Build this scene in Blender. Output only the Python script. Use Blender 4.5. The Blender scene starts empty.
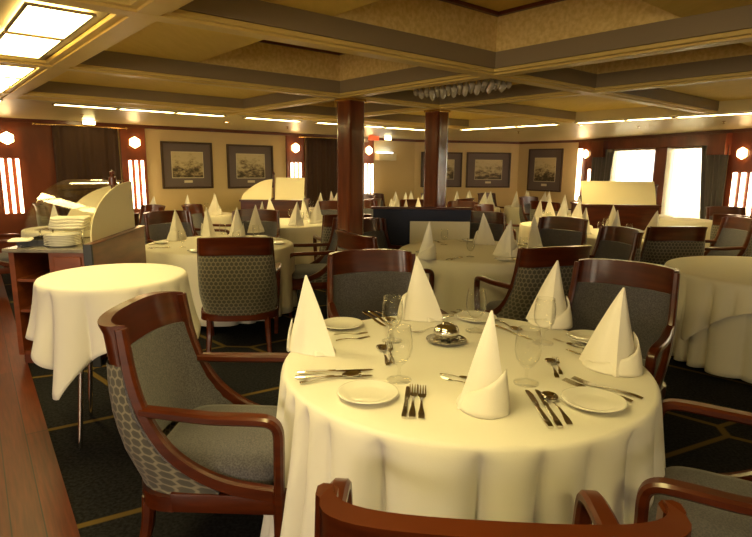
import bpy, bmesh, math, random
from mathutils import Vector, Matrix
random.seed(7)
PI = math.pi
SC = bpy.context.scene
COL = SC.collection

# ---------------------------------------------------------------- camera
FPX, YH, CAMH, ROLL = 555.0, 167.0, 1.55, 0.010
pitch = math.atan((268.5 - YH) / FPX)
cd = bpy.data.cameras.new('camera'); cam = bpy.data.objects.new('camera', cd); COL.objects.link(cam)
cd.sensor_width = 36; cd.lens = 36 * FPX / 752; cd.clip_start = .05; cd.clip_end = 100
c_, s_ = math.cos(pitch), math.sin(pitch)
R0 = Vector((1, 0, 0)); F0 = Vector((0, c_, -s_)); U0 = Vector((0, s_, c_))
R1 = R0 * math.cos(ROLL) + U0 * math.sin(ROLL); U1 = U0 * math.cos(ROLL) - R0 * math.sin(ROLL)
mw = Matrix.Identity(4)
for i in range(3):
    mw[i][0] = R1[i]; mw[i][1] = U1[i]; mw[i][2] = -F0[i]
mw[2][3] = CAMH
cam.matrix_world = mw
SC.camera = cam
# ---------------------------------------------------------------- world, exposure
SC.view_settings.view_transform = 'Standard'; SC.view_settings.look = 'None'
SC.view_settings.gamma = 1; SC.view_settings.exposure = 1.0
w = bpy.data.worlds.new('daylight'); SC.world = w; w.use_nodes = True
bg = w.node_tree.nodes['Background']; bg.inputs[0].default_value = (1, .97, .86, 1); bg.inputs[1].default_value = 9.0

# unseen area lights added behind the camera to brighten near table and ceiling
WARM = (1, .66, .25); WARM2 = (1, .72, .34)
def area_light(name, loc, sx, sy, power, col, rotz=0, rx=0):
    l = bpy.data.lights.new(name, 'AREA'); l.shape = 'RECTANGLE'; l.size = sx; l.size_y = sy
    l.energy = power; l.color = col
    o = bpy.data.objects.new(name, l); COL.objects.link(o); o.location = loc; o.rotation_euler = (rx, 0, rotz)
    return o
for x_, p_ in ((-5.2, 85), (-1.8, 35), (1.6, 8), (5.0, 8)): area_light('window_daylight', (x_, -4.4, 1.35), 2.4, 1.2, p_, (1, .84, .60), 0, math.radians(90))
TH = math.radians(40)
UX = Vector((.766, .643, 0)); VX = Vector((-.643, .766, 0))
def uv(u, v, z=0): return UX * u + VX * v + Vector((0, 0, z))

# ---------------------------------------------------------------- materials
MATS = {}
def mat(name, col, rough=.5, metal=0, spec=.5, coat=0, noise=None, bump=None, emit=None, alpha=None, sheen=0, trans=0):
    m = bpy.data.materials.new(name); m.use_nodes = True; nt = m.node_tree; b = nt.nodes['Principled BSDF']
    b.inputs['Base Color'].default_value = (*col, 1); b.inputs['Roughness'].default_value = rough
    b.inputs['Metallic'].default_value = metal; b.inputs['Specular IOR Level'].default_value = spec
    b.inputs['Coat Weight'].default_value = coat; b.inputs['Coat Roughness'].default_value = .12
    b.inputs['Sheen Weight'].default_value = sheen
    if trans: b.inputs['Transmission Weight'].default_value = trans; b.inputs['IOR'].default_value = 1.45
    if emit: b.inputs['Emission Color'].default_value = (*emit[0], 1); b.inputs['Emission Strength'].default_value = emit[1]
    tc = nt.nodes.new('ShaderNodeTexCoord')
    if noise:   # (scale vec, colour2, detail)
        mp = nt.nodes.new('ShaderNodeMapping'); mp.inputs['Scale'].default_value = noise[0]
        n = nt.nodes.new('ShaderNodeTexNoise'); n.inputs['Scale'].default_value = 1; n.inputs['Detail'].default_value = 4
        cr = nt.nodes.new('ShaderNodeValToRGB'); cr.color_ramp.elements[0].position = .35; cr.color_ramp.elements[1].position = .65
        cr.color_ramp.elements[0].color = (*col, 1); cr.color_ramp.elements[1].color = (*noise[1], 1)
        nt.links.new(tc.outputs['Object'], mp.inputs[0]); nt.links.new(mp.outputs[0], n.inputs[0])
        nt.links.new(n.outputs[0], cr.inputs[0]); nt.links.new(cr.outputs[0], b.inputs['Base Color'])
    if bump:    # (scale, strength)
        n2 = nt.nodes.new('ShaderNodeTexNoise'); n2.inputs['Scale'].default_value = bump[0]; n2.inputs['Detail'].default_value = 3
        bp = nt.nodes.new('ShaderNodeBump'); bp.inputs['Strength'].default_value = bump[1]; bp.inputs['Distance'].default_value = .01
        nt.links.new(tc.outputs['Object'], n2.inputs[0]); nt.links.new(n2.outputs[0], bp.inputs['Height']); nt.links.new(bp.outputs[0], b.inputs['Normal'])
    MATS[name] = m
    return m
mat('mahogany', (.050, .0080, .0015), .28, coat=.3, spec=.4, noise=((3, 3, 22), (.092, .017, .003)))
mat('column_wood', (.10, .019, .006), .22, coat=.7, noise=((12, 12, 1.5), (.17, .036, .010)))
mat('panel_wood', (.125, .025, .007), .3, coat=.5, noise=((5, 5, 1.2), (.20, .044, .012)))
mat('dark_trim', (.12, .025, .010), .35, coat=.3)
mat('buffet_wood', (.15, .034, .010), .3, coat=.5, noise=((3, 3, 14), (.23, .058, .018)))
mat('counter_top', (.17, .15, .13), .2, noise=((9, 9, 9), (.26, .23, .2)))
mat('cloth', (.82, .79, .72), .85, sheen=.2, bump=(260, .08), spec=.15)
mat('cloth_far', (.80, .75, .62), .88, sheen=.1, spec=.15)
mat('napkin', (.84, .80, .72), .85, sheen=.2, bump=(180, .1), spec=.15)
mat('china', (.84, .82, .76), .12, coat=.4)
mat('silver', (.72, .70, .66), .14, metal=1)
mat('chrome', (.75, .72, .66), .1, metal=1)
mat('brass', (.65, .42, .14), .22, metal=1)
mat('wall_paint', (.66, .50, .25), .8, bump=(60, .05))
mat('ceiling_paint', (.60, .48, .22), .35, noise=((1.2, 1.2, 1.2), (.64, .52, .25)))
mat('panel_tan', (.70, .49, .11), .7, noise=((24, 3, 3), (.75, .53, .13)))
mat('cork', (.66, .46, .14), .85, noise=((38, 38, 38), (.80, .60, .23)))
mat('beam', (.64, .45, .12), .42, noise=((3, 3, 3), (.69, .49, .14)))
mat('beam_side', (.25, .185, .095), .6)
mat('drape', (.055, .026, .014), .9)
mat('drape_grey', (.10, .09, .085), .9, sheen=.3)
mat('mat_board', (.15, .115, .105), .8)
mat('frame_wood', (.05, .022, .01), .35)
mat('navy', (.012, .018, .055), .7, sheen=.2)
mat('frost', (.78, .70, .48), .5, spec=.3)
mat('black_plastic', (.02, .02, .022), .4)
mat('red_sign', (.5, .05, .02), .4, emit=((1, .12, .03), .6))
mat('wax_box', (.7, .62, .42), .5)
mat('lamp_panel', (1, .9, .6), .5, emit=((1, .79, .29), 15))
mat('strip_panel', (1, .9, .6), .5, emit=((1, .79, .31), 17))
mat('hex_glow', (1, .8, .5), .5, emit=((1, .62, .25), 10))
mat('bar_glow', (1, .8, .5), .5, emit=((1, .74, .46), 5))
mat('blue_glow', (.8, .9, 1), .5, emit=((.55, .75, 1), 3))
mat('spot_glow', (1, .9, .6), .5, emit=((1, .8, .45), 14))

def nodemat(name):
    m = bpy.data.materials.new(name); m.use_nodes = True; MATS[name] = m
    nt = m.node_tree; return m, nt, nt.nodes['Principled BSDF'], nt.nodes.new('ShaderNodeTexCoord')
def ramp(nt, stops, src):
    cr = nt.nodes.new('ShaderNodeValToRGB'); e = cr.color_ramp.elements
    while len(e) < len(stops): e.new(.5)
    for i, (p, c) in enumerate(stops): e[i].position = p; e[i].color = (*c, 1)
    nt.links.new(src, cr.inputs[0]); return cr
# glass that lets light straight through
m = bpy.data.materials.new('glass'); m.use_nodes = True; nt = m.node_tree; nt.nodes.clear()
o_ = nt.nodes.new('ShaderNodeOutputMaterial'); mx = nt.nodes.new('ShaderNodeMixShader'); tr = nt.nodes.new('ShaderNodeBsdfTransparent'); gl = nt.nodes.new('ShaderNodeBsdfGlossy')
fr = nt.nodes.new('ShaderNodeLayerWeight'); fr.inputs[0].default_value = .5; gl.inputs['Roughness'].default_value = .04
ad = nt.nodes.new('ShaderNodeMath'); ad.operation = 'MULTIPLY_ADD'; ad.inputs[1].default_value = .7; ad.inputs[2].default_value = .02; ad.use_clamp = True; pw = nt.nodes.new('ShaderNodeMath'); pw.operation = 'POWER'; pw.inputs[1].default_value = 3.5; nt.links.new(fr.outputs['Facing'], pw.inputs[0])
tr.inputs[0].default_value = (.985, .985, .975, 1)
nt.links.new(pw.outputs[0], ad.inputs[0]); nt.links.new(ad.outputs[0], mx.inputs[0]); nt.links.new(tr.outputs[0], mx.inputs[1]); nt.links.new(gl.outputs[0], mx.inputs[2]); nt.links.new(mx.outputs[0], o_.inputs[0])
MATS['glass'] = m
# sheer curtain
m = bpy.data.materials.new('sheer'); m.use_nodes = True; nt = m.node_tree; nt.nodes.clear()
o_ = nt.nodes.new('ShaderNodeOutputMaterial'); mx = nt.nodes.new('ShaderNodeMixShader'); tr = nt.nodes.new('ShaderNodeBsdfTranslucent'); tp = nt.nodes.new('ShaderNodeBsdfTransparent')
tr.inputs[0].default_value = (.95, .85, .6, 1); mx.inputs[0].default_value = .35
nt.links.new(tr.outputs[0], mx.inputs[1]); nt.links.new(tp.outputs[0], mx.inputs[2]); nt.links.new(mx.outputs[0], o_.inputs[0])
MATS['sheer'] = m
# carpet: dark with fine gold hexagon lines
m, nt, b, tc = nodemat('carpet'); b.inputs['Roughness'].default_value = .95; b.inputs['Specular IOR Level'].default_value = .1
mp = nt.nodes.new('ShaderNodeMapping'); mp.inputs['Rotation'].default_value = (0, 0, math.radians(-40)); mp.inputs['Scale'].default_value = (.8, 1.15, 1.6)
vo = nt.nodes.new('ShaderNodeTexVoronoi'); vo.feature = 'DISTANCE_TO_EDGE'; vo.inputs['Scale'].default_value = 1; vo.inputs['Randomness'].default_value = .28
nt.links.new(tc.outputs['Object'], mp.inputs[0]); nt.links.new(mp.outputs[0], vo.inputs[0])
ns = nt.nodes.new('ShaderNodeTexNoise'); ns.inputs['Scale'].default_value = 60; ns.inputs['Detail'].default_value = 3; nt.links.new(tc.outputs['Object'], ns.inputs[0])
c1 = ramp(nt, [(.35, (.010, .010, .012)), (.65, (.026, .026, .030))], ns.outputs[0])
c2 = ramp(nt, [(.014, (1, 1, 1)), (.022, (0, 0, 0))], vo.outputs['Distance'])
mi = nt.nodes.new('ShaderNodeMix'); mi.data_type = 'RGBA'; nt.links.new(c2.outputs[0], mi.inputs[0]); nt.links.new(c1.outputs[0], mi.inputs[6]); mi.inputs[7].default_value = (.15, .10, .03, 1)
nt.links.new(mi.outputs[2], b.inputs['Base Color'])
# plank floor
m, nt, b, tc = nodemat('planks'); b.inputs['Roughness'].default_value = .4; b.inputs['Specular IOR Level'].default_value = .25
mp = nt.nodes.new('ShaderNodeMapping'); mp.inputs['Rotation'].default_value = (0, 0, math.radians(-126))
br = nt.nodes.new('ShaderNodeTexBrick'); br.inputs['Scale'].default_value = 1; br.inputs['Brick Width'].default_value = 2.4; br.inputs['Row Height'].default_value = .12
br.inputs['Mortar Size'].default_value = .003; br.inputs['Mortar Smooth'].default_value = .2
br.inputs['Color1'].default_value = (.085, .015, .003, 1); br.inputs['Color2'].default_value = (.125, .023, .005, 1); br.inputs['Mortar'].default_value = (.02, .008, .004, 1)
nt.links.new(tc.outputs['Object'], mp.inputs[0]); nt.links.new(mp.outputs[0], br.inputs[0])
ns = nt.nodes.new('ShaderNodeTexNoise'); ns.inputs['Scale'].default_value = 2; mp2 = nt.nodes.new('ShaderNodeMapping'); mp2.inputs['Scale'].default_value = (2, 30, 2)
nt.links.new(mp.outputs[0], mp2.inputs[0]); nt.links.new(mp2.outputs[0], ns.inputs[0])
c1 = ramp(nt, [(.3, (.7, .7, .7)), (.7, (1.2, 1.2, 1.2))], ns.outputs[0])
mi = nt.nodes.new('ShaderNodeMix'); mi.data_type = 'RGBA'; mi.blend_type = 'MULTIPLY'; mi.inputs[0].default_value = 1
nt.links.new(br.outputs[0], mi.inputs[6]); nt.links.new(c1.outputs[0], mi.inputs[7]); nt.links.new(mi.outputs[2], b.inputs['Base Color'])
# upholstery: plain woven slate, and hexagon pattern from UV
m, nt, b, tc = nodemat('upholstery'); b.inputs['Roughness'].default_value = .9; b.inputs['Sheen Weight'].default_value = .3
ns = nt.nodes.new('ShaderNodeTexNoise'); ns.inputs['Scale'].default_value = 160; ns.inputs['Detail'].default_value = 2; nt.links.new(tc.outputs['Object'], ns.inputs[0])
c1 = ramp(nt, [(.35, (.058, .055, .070)), (.65, (.125, .115, .130))], ns.outputs[0]); nt.links.new(c1.outputs[0], b.inputs['Base Color'])
bp = nt.nodes.new('ShaderNodeBump'); bp.inputs['Strength'].default_value = .25; bp.inputs['Distance'].default_value = .004; nt.links.new(ns.outputs[0], bp.inputs['Height']); nt.links.new(bp.outputs[0], b.inputs['Normal'])
m, nt, b, tc = nodemat('hex_fabric'); b.inputs['Roughness'].default_value = .8; b.inputs['Sheen Weight'].default_value = .3
mp = nt.nodes.new('ShaderNodeMapping'); mp.inputs['Scale'].default_value = (1.0, 1.0, 1)
nt.links.new(tc.outputs['UV'], mp.inputs[0])
# true honeycomb: two offset lattices, distance to the nearest cell centre
def vm(op, a, bb=None):
    n = nt.nodes.new('ShaderNodeVectorMath'); n.operation = op
    nt.links.new(a, n.inputs[0])
    if isinstance(bb, tuple): n.inputs[1].default_value = bb
    elif bb is not None: nt.links.new(bb, n.inputs[1])
    return n
S3 = (1, 1.7320508, 1)
def lattice(off):
    a = vm('ADD', mp.outputs[0], off); q = vm('MODULO', a.outputs[0], S3); r = vm('SUBTRACT', q.outputs[0], (.5, .8660254, 0))
    ab = vm('ABSOLUTE', r.outputs[0]); d = vm('DOT_PRODUCT', ab.outputs[0], (.5, .8660254, 0))
    sx = nt.nodes.new('ShaderNodeSeparateXYZ'); nt.links.new(ab.outputs[0], sx.inputs[0])
    mxx = nt.nodes.new('ShaderNodeMath'); mxx.operation = 'MAXIMUM'; nt.links.new(d.outputs['Value'], mxx.inputs[0]); nt.links.new(sx.outputs[0], mxx.inputs[1]); return mxx
la = lattice((100, 173.20508, 0)); lb = lattice((100.5, 174.07110, 0))
mn = nt.nodes.new('ShaderNodeMath'); mn.operation = 'MINIMUM'; nt.links.new(la.outputs[0], mn.inputs[0]); nt.links.new(lb.outputs[0], mn.inputs[1])
c1 = ramp(nt, [(.0, (.06, .053, .045)), (.36, (.07, .062, .052)), (.42, (.19, .165, .12)), (.5, (.22, .19, .14))], mn.outputs[0]); nt.links.new(c1.outputs[0], b.inputs['Base Color'])
# engraving
def print_mat(name, seed):
    m, nt, b, tc = nodemat(name); b.inputs['Roughness'].default_value = .5
    mp = nt.nodes.new('ShaderNodeMapping'); mp.inputs['Location'].default_value = (seed * 3.1, seed * 1.7, seed); mp.inputs['Scale'].default_value = (5, 5, 9)
    ns = nt.nodes.new('ShaderNodeTexNoise'); ns.inputs['Scale'].default_value = 1.3; ns.inputs['Detail'].default_value = 6; ns.inputs['Roughness'].default_value = .7
    nt.links.new(tc.outputs['Object'], mp.inputs[0]); nt.links.new(mp.outputs[0], ns.inputs[0])
    sx = nt.nodes.new('ShaderNodeSeparateXYZ'); nt.links.new(tc.outputs['Object'], sx.inputs[0])
    ma = nt.nodes.new('ShaderNodeMath'); ma.operation = 'MULTIPLY_ADD'; ma.inputs[1].default_value = .75; nt.links.new(sx.outputs[2], ma.inputs[0]); nt.links.new(ns.outputs[0], ma.inputs[2])
    c = ramp(nt, [(.34, (.05, .035, .015)), (.43, (.22, .16, .08)), (.5, (.46, .38, .2)), (.6, (.60, .51, .29))], ma.outputs[0]); nt.links.new(c.outputs[0], b.inputs['Base Color'])
for k in range(6): print_mat('print_%d' % k, k + 1)
M = MATS

# ---------------------------------------------------------------- mesh helpers
def new_obj(name, bm, m, parent=None, smooth=False, loc=None):
    me = bpy.data.meshes.new(name); bmesh.ops.recalc_face_normals(bm, faces=bm.faces[:]) ; bm.to_mesh(me); bm.free()
    if m: me.materials.append(M[m] if isinstance(m, str) else m)
    if smooth:
        for p in me.polygons: p.use_smooth = True
        if smooth == 'auto': me.set_sharp_from_angle(angle=math.radians(38))
    o = bpy.data.objects.new(name, me); COL.objects.link(o)
    if parent: o.parent = parent
    if loc is not None: o.location = loc
    return o
def empty(name, loc=(0, 0, 0), rz=0):
    o = bpy.data.objects.new(name, None); COL.objects.link(o); o.location = loc; o.rotation_euler = (0, 0, rz); o.empty_display_size = .1; return o
def tag(o, label, cat, group=None):
    o['label'] = label; o['category'] = cat
    if group: o['group'] = group
    return o
def struct(name, bm, m, smooth=False):
    o = new_obj(name, bm, m, smooth=smooth); o['kind'] = 'structure'; return o
def BM(): return bmesh.new()
def box(bm, x0, x1, y0, y1, z0, z1, mtx=None, bev=0):
    vs = [Vector((x, y, z)) for x in (x0, x1) for y in (y0, y1) for z in (z0, z1)]
    if mtx: vs = [mtx @ v for v in vs]
    v = [bm.verts.new(p) for p in vs]
    fs = [bm.faces.new([v[i] for i in q]) for q in ((0, 1, 3, 2), (4, 6, 7, 5), (0, 4, 5, 1), (2, 3, 7, 6), (0, 2, 6, 4), (1, 5, 7, 3))]
    if bev:
        es = list({e for f in fs for e in f.edges}); bmesh.ops.bevel(bm, geom=es, offset=bev, segments=2, affect='EDGES', profile=.6)
def frame_mtx(origin, xdir):   # local x along xdir, z up, y = horizontal normal (z cross x)
    x = Vector(xdir).normalized(); z = Vector((0, 0, 1)); y = z.cross(x)
    m_ = Matrix.Identity(4)
    for i in range(3): m_[i][0] = x[i]; m_[i][1] = y[i]; m_[i][2] = z[i]; m_[i][3] = origin[i]
    return m_
def lathe(bm, prof, n=32, cx=0, cy=0, cz=0, sy=1):
    rings = []
    for r, z in prof:
        if r < 1e-5: rings.append([bm.verts.new((cx, cy, cz + z))])
        else: rings.append([bm.verts.new((cx + r * math.cos(2 * PI * i / n), cy + sy * r * math.sin(2 * PI * i / n), cz + z)) for i in range(n)])
    for a, b_ in zip(rings, rings[1:]):
        for i in range(n):
            j = (i + 1) % n
            if len(a) == 1 and len(b_) == 1: continue
            if len(a) == 1: bm.faces.new((a[0], b_[i], b_[j]))
            elif len(b_) == 1: bm.faces.new((a[i], a[j], b_[0]))
            else: bm.faces.new((a[i], a[j], b_[j], b_[i]))
def catmull(pts, k=6):
    pts = [Vector(p) for p in pts]; out = []
    P = [pts[0] * 2 - pts[1]] + pts + [pts[-1] * 2 - pts[-2]]
    for i in range(1, len(P) - 2):
        for j in range(k):
            t = j / k; a, b_, c, d = P[i - 1], P[i], P[i + 1], P[i + 2]
            out.append(.5 * ((2 * b_) + (c - a) * t + (2 * a - 5 * b_ + 4 * c - d) * t * t + (3 * b_ - a - 3 * c + d) * t ** 3))
    out.append(pts[-1]); return out
def sweep(bm, path, w_, h_, side=(1, 0, 0), ch=.25):   # w_ along side, h_ perpendicular; lists allowed
    side = Vector(side); n = len(path); rings = []
    for i, p in enumerate(path):
        t = (path[min(i + 1, n - 1)] - path[max(i - 1, 0)]).normalized()
        s = (side - t * side.dot(t)).normalized(); u = t.cross(s)
        W = (w_[i] if isinstance(w_, list) else w_) / 2; H = (h_[i] if isinstance(h_, list) else h_) / 2
        c = ch * min(W, H) * 2
        cs = [(W - c, -H), (W, -H + c), (W, H - c), (W - c, H), (-W + c, H), (-W, H - c), (-W, -H + c), (-W + c, -H)]
        rings.append([bm.verts.new(p + s * a + u * b_) for a, b_ in cs])
    for a, b_ in zip(rings, rings[1:]):
        for i in range(8): bm.faces.new((a[i], a[(i + 1) % 8], b_[(i + 1) % 8], b_[i]))
    bm.faces.new(rings[0][::-1]); bm.faces.new(rings[-1])
def grid(bm, rows, closed=False):
    R = [[bm.verts.new(p) for p in r] for r in rows]
    fs = []
    for a, b_ in zip(R, R[1:]):
        n = len(a)
        for i in range(n if closed else n - 1):
            j = (i + 1) % n; fs.append(bm.faces.new((a[i], a[j], b_[j], b_[i])))
    return R, fs
def solid_grid(bm, rowsA, rowsB):   # closed slab between two surfaces of equal layout
    A, _ = grid(bm, rowsA); B, _ = grid(bm, rowsB)
    n, m_ = len(A), len(A[0])
    for i in range(n - 1):
        bm.faces.new((A[i][0], A[i + 1][0], B[i + 1][0], B[i][0])); bm.faces.new((A[i][-1], B[i][-1], B[i + 1][-1], A[i + 1][-1]))
    for j in range(m_ - 1):
        bm.faces.new((A[0][j], B[0][j], B[0][j + 1], A[0][j + 1])); bm.faces.new((A[-1][j], A[-1][j + 1], B[-1][j + 1], B[-1][j]))
def tube(bm, path, r, n=8):
    rings = []
    k = len(path)
    for i, p in enumerate(path):
        t = (path[min(i + 1, k - 1)] - path[max(i - 1, 0)]).normalized()
        s = t.orthogonal().normalized() if abs(t.z) > .9 else Vector((0, 0, 1)).cross(t).normalized(); u = t.cross(s)
        rr = r[i] if isinstance(r, list) else r
        rings.append([bm.verts.new(p + s * math.cos(2 * PI * a / n) * rr + u * math.sin(2 * PI * a / n) * rr) for a in range(n)])
    for a, b_ in zip(rings, rings[1:]):
        for i in range(n): bm.faces.new((a[i], a[(i + 1) % n], b_[(i + 1) % n], b_[i]))
    bm.faces.new(rings[0][::-1]); bm.faces.new(rings[-1])
def copy_tree(o, parent=None):
    c = o.copy(); COL.objects.link(c)
    if parent: c.parent = parent
    for ch in list(o.children): copy_tree(ch, c)
    return c

# ================================================================ SETTING
ZC = 2.2
# floor
bm = BM(); box(bm, -14, 14, -6, 22, -.1, 0); struct('floor', bm, 'carpet')
bm = BM()
PA = math.radians(126)
mtp = frame_mtx(Vector((-1.58, 2.57, 0)), Vector((math.sin(PA), -math.cos(PA), 0)))
box(bm, -7, 0, -6, 7.0, 0, .006, mtp); o = struct('floor_wood', bm, 'planks')
# walls --------------------------------------------------------
A0 = Vector((.9, 13.6, 0)); LW = Vector((-.766, -.643, 0))
B1 = Vector((3.55, 14.2, 0)); B2 = Vector((4.6, 12.9, 0)); RW = Vector((1.23, -4.0, 0)).normalized(); RE = B2 + RW * 11
LE = A0 + LW * 15
def wall_box(name, P, Q, m='wall_paint', z0=0, z1=ZC + .5, th=.12):
    # the room is on the right-hand side when walking from P to Q
    mtx = frame_mtx(P, Q - P); L = (Q - P).length
    bm = BM(); box(bm, 0, L, 0, th, z0, z1, mtx); return struct(name, bm, m)
def inward(P, Q):  # frame whose x runs P->Q and +y points into the room
    m1 = frame_mtx(P, Q - P); c = Vector((1, 6, 0))
    return m1
wall_box('wall_left', LE, A0)
wall_box('wall_back', A0, B1)
wall_box('wall_back_right', B1, B2)
C3 = Vector((LE.x, -4.5, 0)); C4 = Vector((RE.x, -4.5, 0))
wall_box('wall_rear_left', C3, LE); wall_box('wall_front', C4, C3)
for i_, x_ in enumerate((-5.2, -1.8, 1.6, 5.0)):  # made-up window frames, out of view, dressing the added fill lights
    bm = BM()
    for (a, b_, c, d) in ((-1.26, -1.2, .69, 2.01), (1.2, 1.26, .69, 2.01), (-1.2, 1.2, .69, .75), (-1.2, 1.2, 1.95, 2.01)): box(bm, x_ + a, x_ + b_, -4.5, -4.42, c, d)
    struct('window_%d' % (i_ + 4), bm, 'panel_wood')
wall_box('wall_rear_right', RE, C4)
# right wall with two window openings
mR = frame_mtx(B2, RW); Lr = 11
W1 = (1.10, 2.28); W2 = (2.60, 3.62); WZ = (.55, 1.96)
W3 = (6.2, 7.2)
bm = BM()
for (a, b_) in ((0, W1[0]), (W1[1], W2[0]), (W2[1], W3[0]), (W3[1], Lr)): box(bm, a, b_, 0, .12, 0, ZC + .5, mR)
for (a, b_) in (W1, W2, W3): box(bm, a, b_, 0, .12, 0, WZ[0], mR); box(bm, a, b_, 0, .12, WZ[1], ZC + .5, mR)
struct('wall_right', bm, 'wall_paint')
# local frames: for every wall, x along, -y is into the room
mL = frame_mtx(LE, A0 - LE)                 # x = 15 - s
def Lx(s): return 15 - s
mB = frame_mtx(A0, B1 - A0); mC = frame_mtx(B1, B2 - B1)
# crown mouldings
def crown(name, mtx, x0, x1, m='dark_trim'):
    bm = BM(); box(bm, x0, x1, -.035, 0, ZC - .055, ZC, mtx, bev=.006); box(bm, x0, x1, -.05, 0, ZC - .018, ZC, mtx); struct(name, bm, m)
crown('trim_1', mL, 0, 15); crown('trim_2', mB, 0, (B1 - A0).length); crown('trim_3', mC, 0, (B2 - B1).length); crown('trim_4', mR, 0, Lr)
# dado / baseboards
for i, (mm, L) in enumerate(((mL, 15), (mB, (B1 - A0).length), (mC, (B2 - B1).length), (mR, Lr))):
    bm = BM(); box(bm, 0, L, -.02, 0, 0, .12, mm, bev=.004); struct(('baseboard_left', 'baseboard_back', 'baseboard_back_right', 'baseboard_right')[i], bm, 'dark_trim')
# wood wall panels
def wpanel(name, mtx, x0, x1, z0=0, z1=ZC - .05, d=.04, m='panel_wood', bev=.006):
    bm = BM(); box(bm, x0, x1, -d, 0, z0, z1, mtx, bev=bev); return struct(name, bm, m)
wpanel('trim_5', mL, Lx(6.68), Lx(6.28)); wpanel('trim_6', mL, Lx(8.6), Lx(7.62)); 
wpanel('trim_7', mL, Lx(3.56), Lx(3.14)); wpanel('trim_8', mL, Lx(1.62), Lx(1.3)); wpanel('trim_9', mL, Lx(11.5), Lx(11.0))
wpanel('trim_10', mR, 0.0, .98); wpanel('trim_11', mR, W1[1] + .02, W2[0] - .02); wpanel('trim_12', mR, W2[1] + .25, 4.6)
wpanel('trim_13', mR, .98, 3.87, WZ[1], ZC - .05, .07)       # valance board over the windows
wpanel('trim_14', mR, .98, 3.87, 0, WZ[0], .03)
wpanel('trim_15', mR, .62, 1.0, 1.80, ZC - .06, .17); wpanel('trim_16', mR, 3.56, 3.9, 1.80, ZC - .06, .17)
# windows
for i, (a, b_) in enumerate((W1, W2, W3)):
    bm = BM()
    for (p, q, r, s) in ((a, a + .04, WZ[0], WZ[1]), (b_ - .04, b_, WZ[0], WZ[1]), (a, b_, WZ[0], WZ[0] + .04), (a, b_, WZ[1] - .04, WZ[1])): box(bm, p, q, .02, .10, r, s, mR)
    o = struct('window_%d' % (i + 1), bm, 'panel_wood')
    bm = BM(); box(bm, a + .04, b_ - .04, .055, .062, WZ[0] + .04, WZ[1] - .04, mR); new_obj('window_pane', bm, 'glass', o)
def drape(name, mtx, x0, x1, z0, z1, m, amp=.03, n=9, gather=None, yo=-.07):
    bm = BM(); rows = []; N = n * 10
    for j in range(13):
        t = j / 12; z = z1 + (z0 - z1) * t; r = []
        for i in range(N + 1):
            q = i / N; x = x0 + (x1 - x0) * q
            if gather: x = x0 + (x1 - x0) * q if gather == 0 else (x0 + (x1 - x0) * (q * gather(t) if gather_side == 'l' else 1 - (1 - q) * gather(t)))
            y = yo - amp * (.5 + .5 * math.sin(q * n * 2 * PI + .6 * math.sin(t * 3))) * (.6 + .4 * t) - .01 * math.sin(q * 37)
            r.append(mtx @ Vector((x, y, z)))
        rows.append(r)
    grid(bm, rows); o = new_obj(name, bm, m, smooth=True)
    md = o.modifiers.new('thickness', 'SOLIDIFY'); md.thickness = .004
    return o
gather_side = 'l'
for i, (a, b_) in enumerate((W1, W2, W3)):
    o = drape('sheer_curtain', mR, a - .02, b_ + .02, .3, WZ[1] + .02, 'sheer', .02, 9, yo=-.02)
    tag(o, ('white sheer curtain glowing with daylight in the left window of the right wall', 'white sheer curtain glowing with daylight in the wider right window of the right wall', 'white sheer curtain in a window nearer the camera')[i], 'curtain')
gather_side = 'l'
o = drape('window_drape', mR, W1[0] - .5, W1[0] + .16, .3, WZ[1], 'drape_grey', .03, 4, gather=lambda t: 1 - .22 * t, yo=-.1); tag(o, 'dark grey swagged drape left of the left bright window', 'curtain')
gather_side = 'r'
o = drape('window_drape', mR, W2[1] - .22, W2[1] + .30, .3, WZ[1], 'drape_grey', .03, 4, gather=lambda t: 1 - .35 * t, yo=-.1); tag(o, 'dark grey swagged drape right of the right bright window', 'curtain')
gather_side = 'l'
o = drape('window_drape', mL, Lx(7.66), Lx(6.72), .25, 2.12, 'drape', .04, 8, yo=-.06); tag(o, 'dark brown pleated drape behind the buffet, at far left wall', 'curtain')
o = drape('window_drape', mL, Lx(3.14), Lx(1.9), .25, 2.12, 'drape', .04, 11, yo=-.06); tag(o, 'dark brown pleated drape behind the left wood column', 'curtain')
def rod(x0, x1, label):
    bm = BM(); tube(bm, [mL @ Vector((x0, -.12, 2.13)), mL @ Vector((x1, -.12, 2.13))], .012); 
    for x in (x0, x1): lathe(bm, [(0, -.02), (.018, -.012), (.022, 0), (.018, .012), (0, .02)], 12, *(mL @ Vector((x, -.12, 2.13))))
    for x in (x0 + .03, x1 - .03): tube(bm, [mL @ Vector((x, -.12, 2.13)), mL @ Vector((x, 0, 2.13))], .007)
    tag(new_obj('curtain_rod', bm, 'brass', smooth=True), label, 'curtain rod')
rod(Lx(7.9), Lx(6.6), 'brass curtain rod above the drape behind the buffet'); rod(Lx(3.3), Lx(1.85), 'brass curtain rod above the drape behind the left column')

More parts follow.
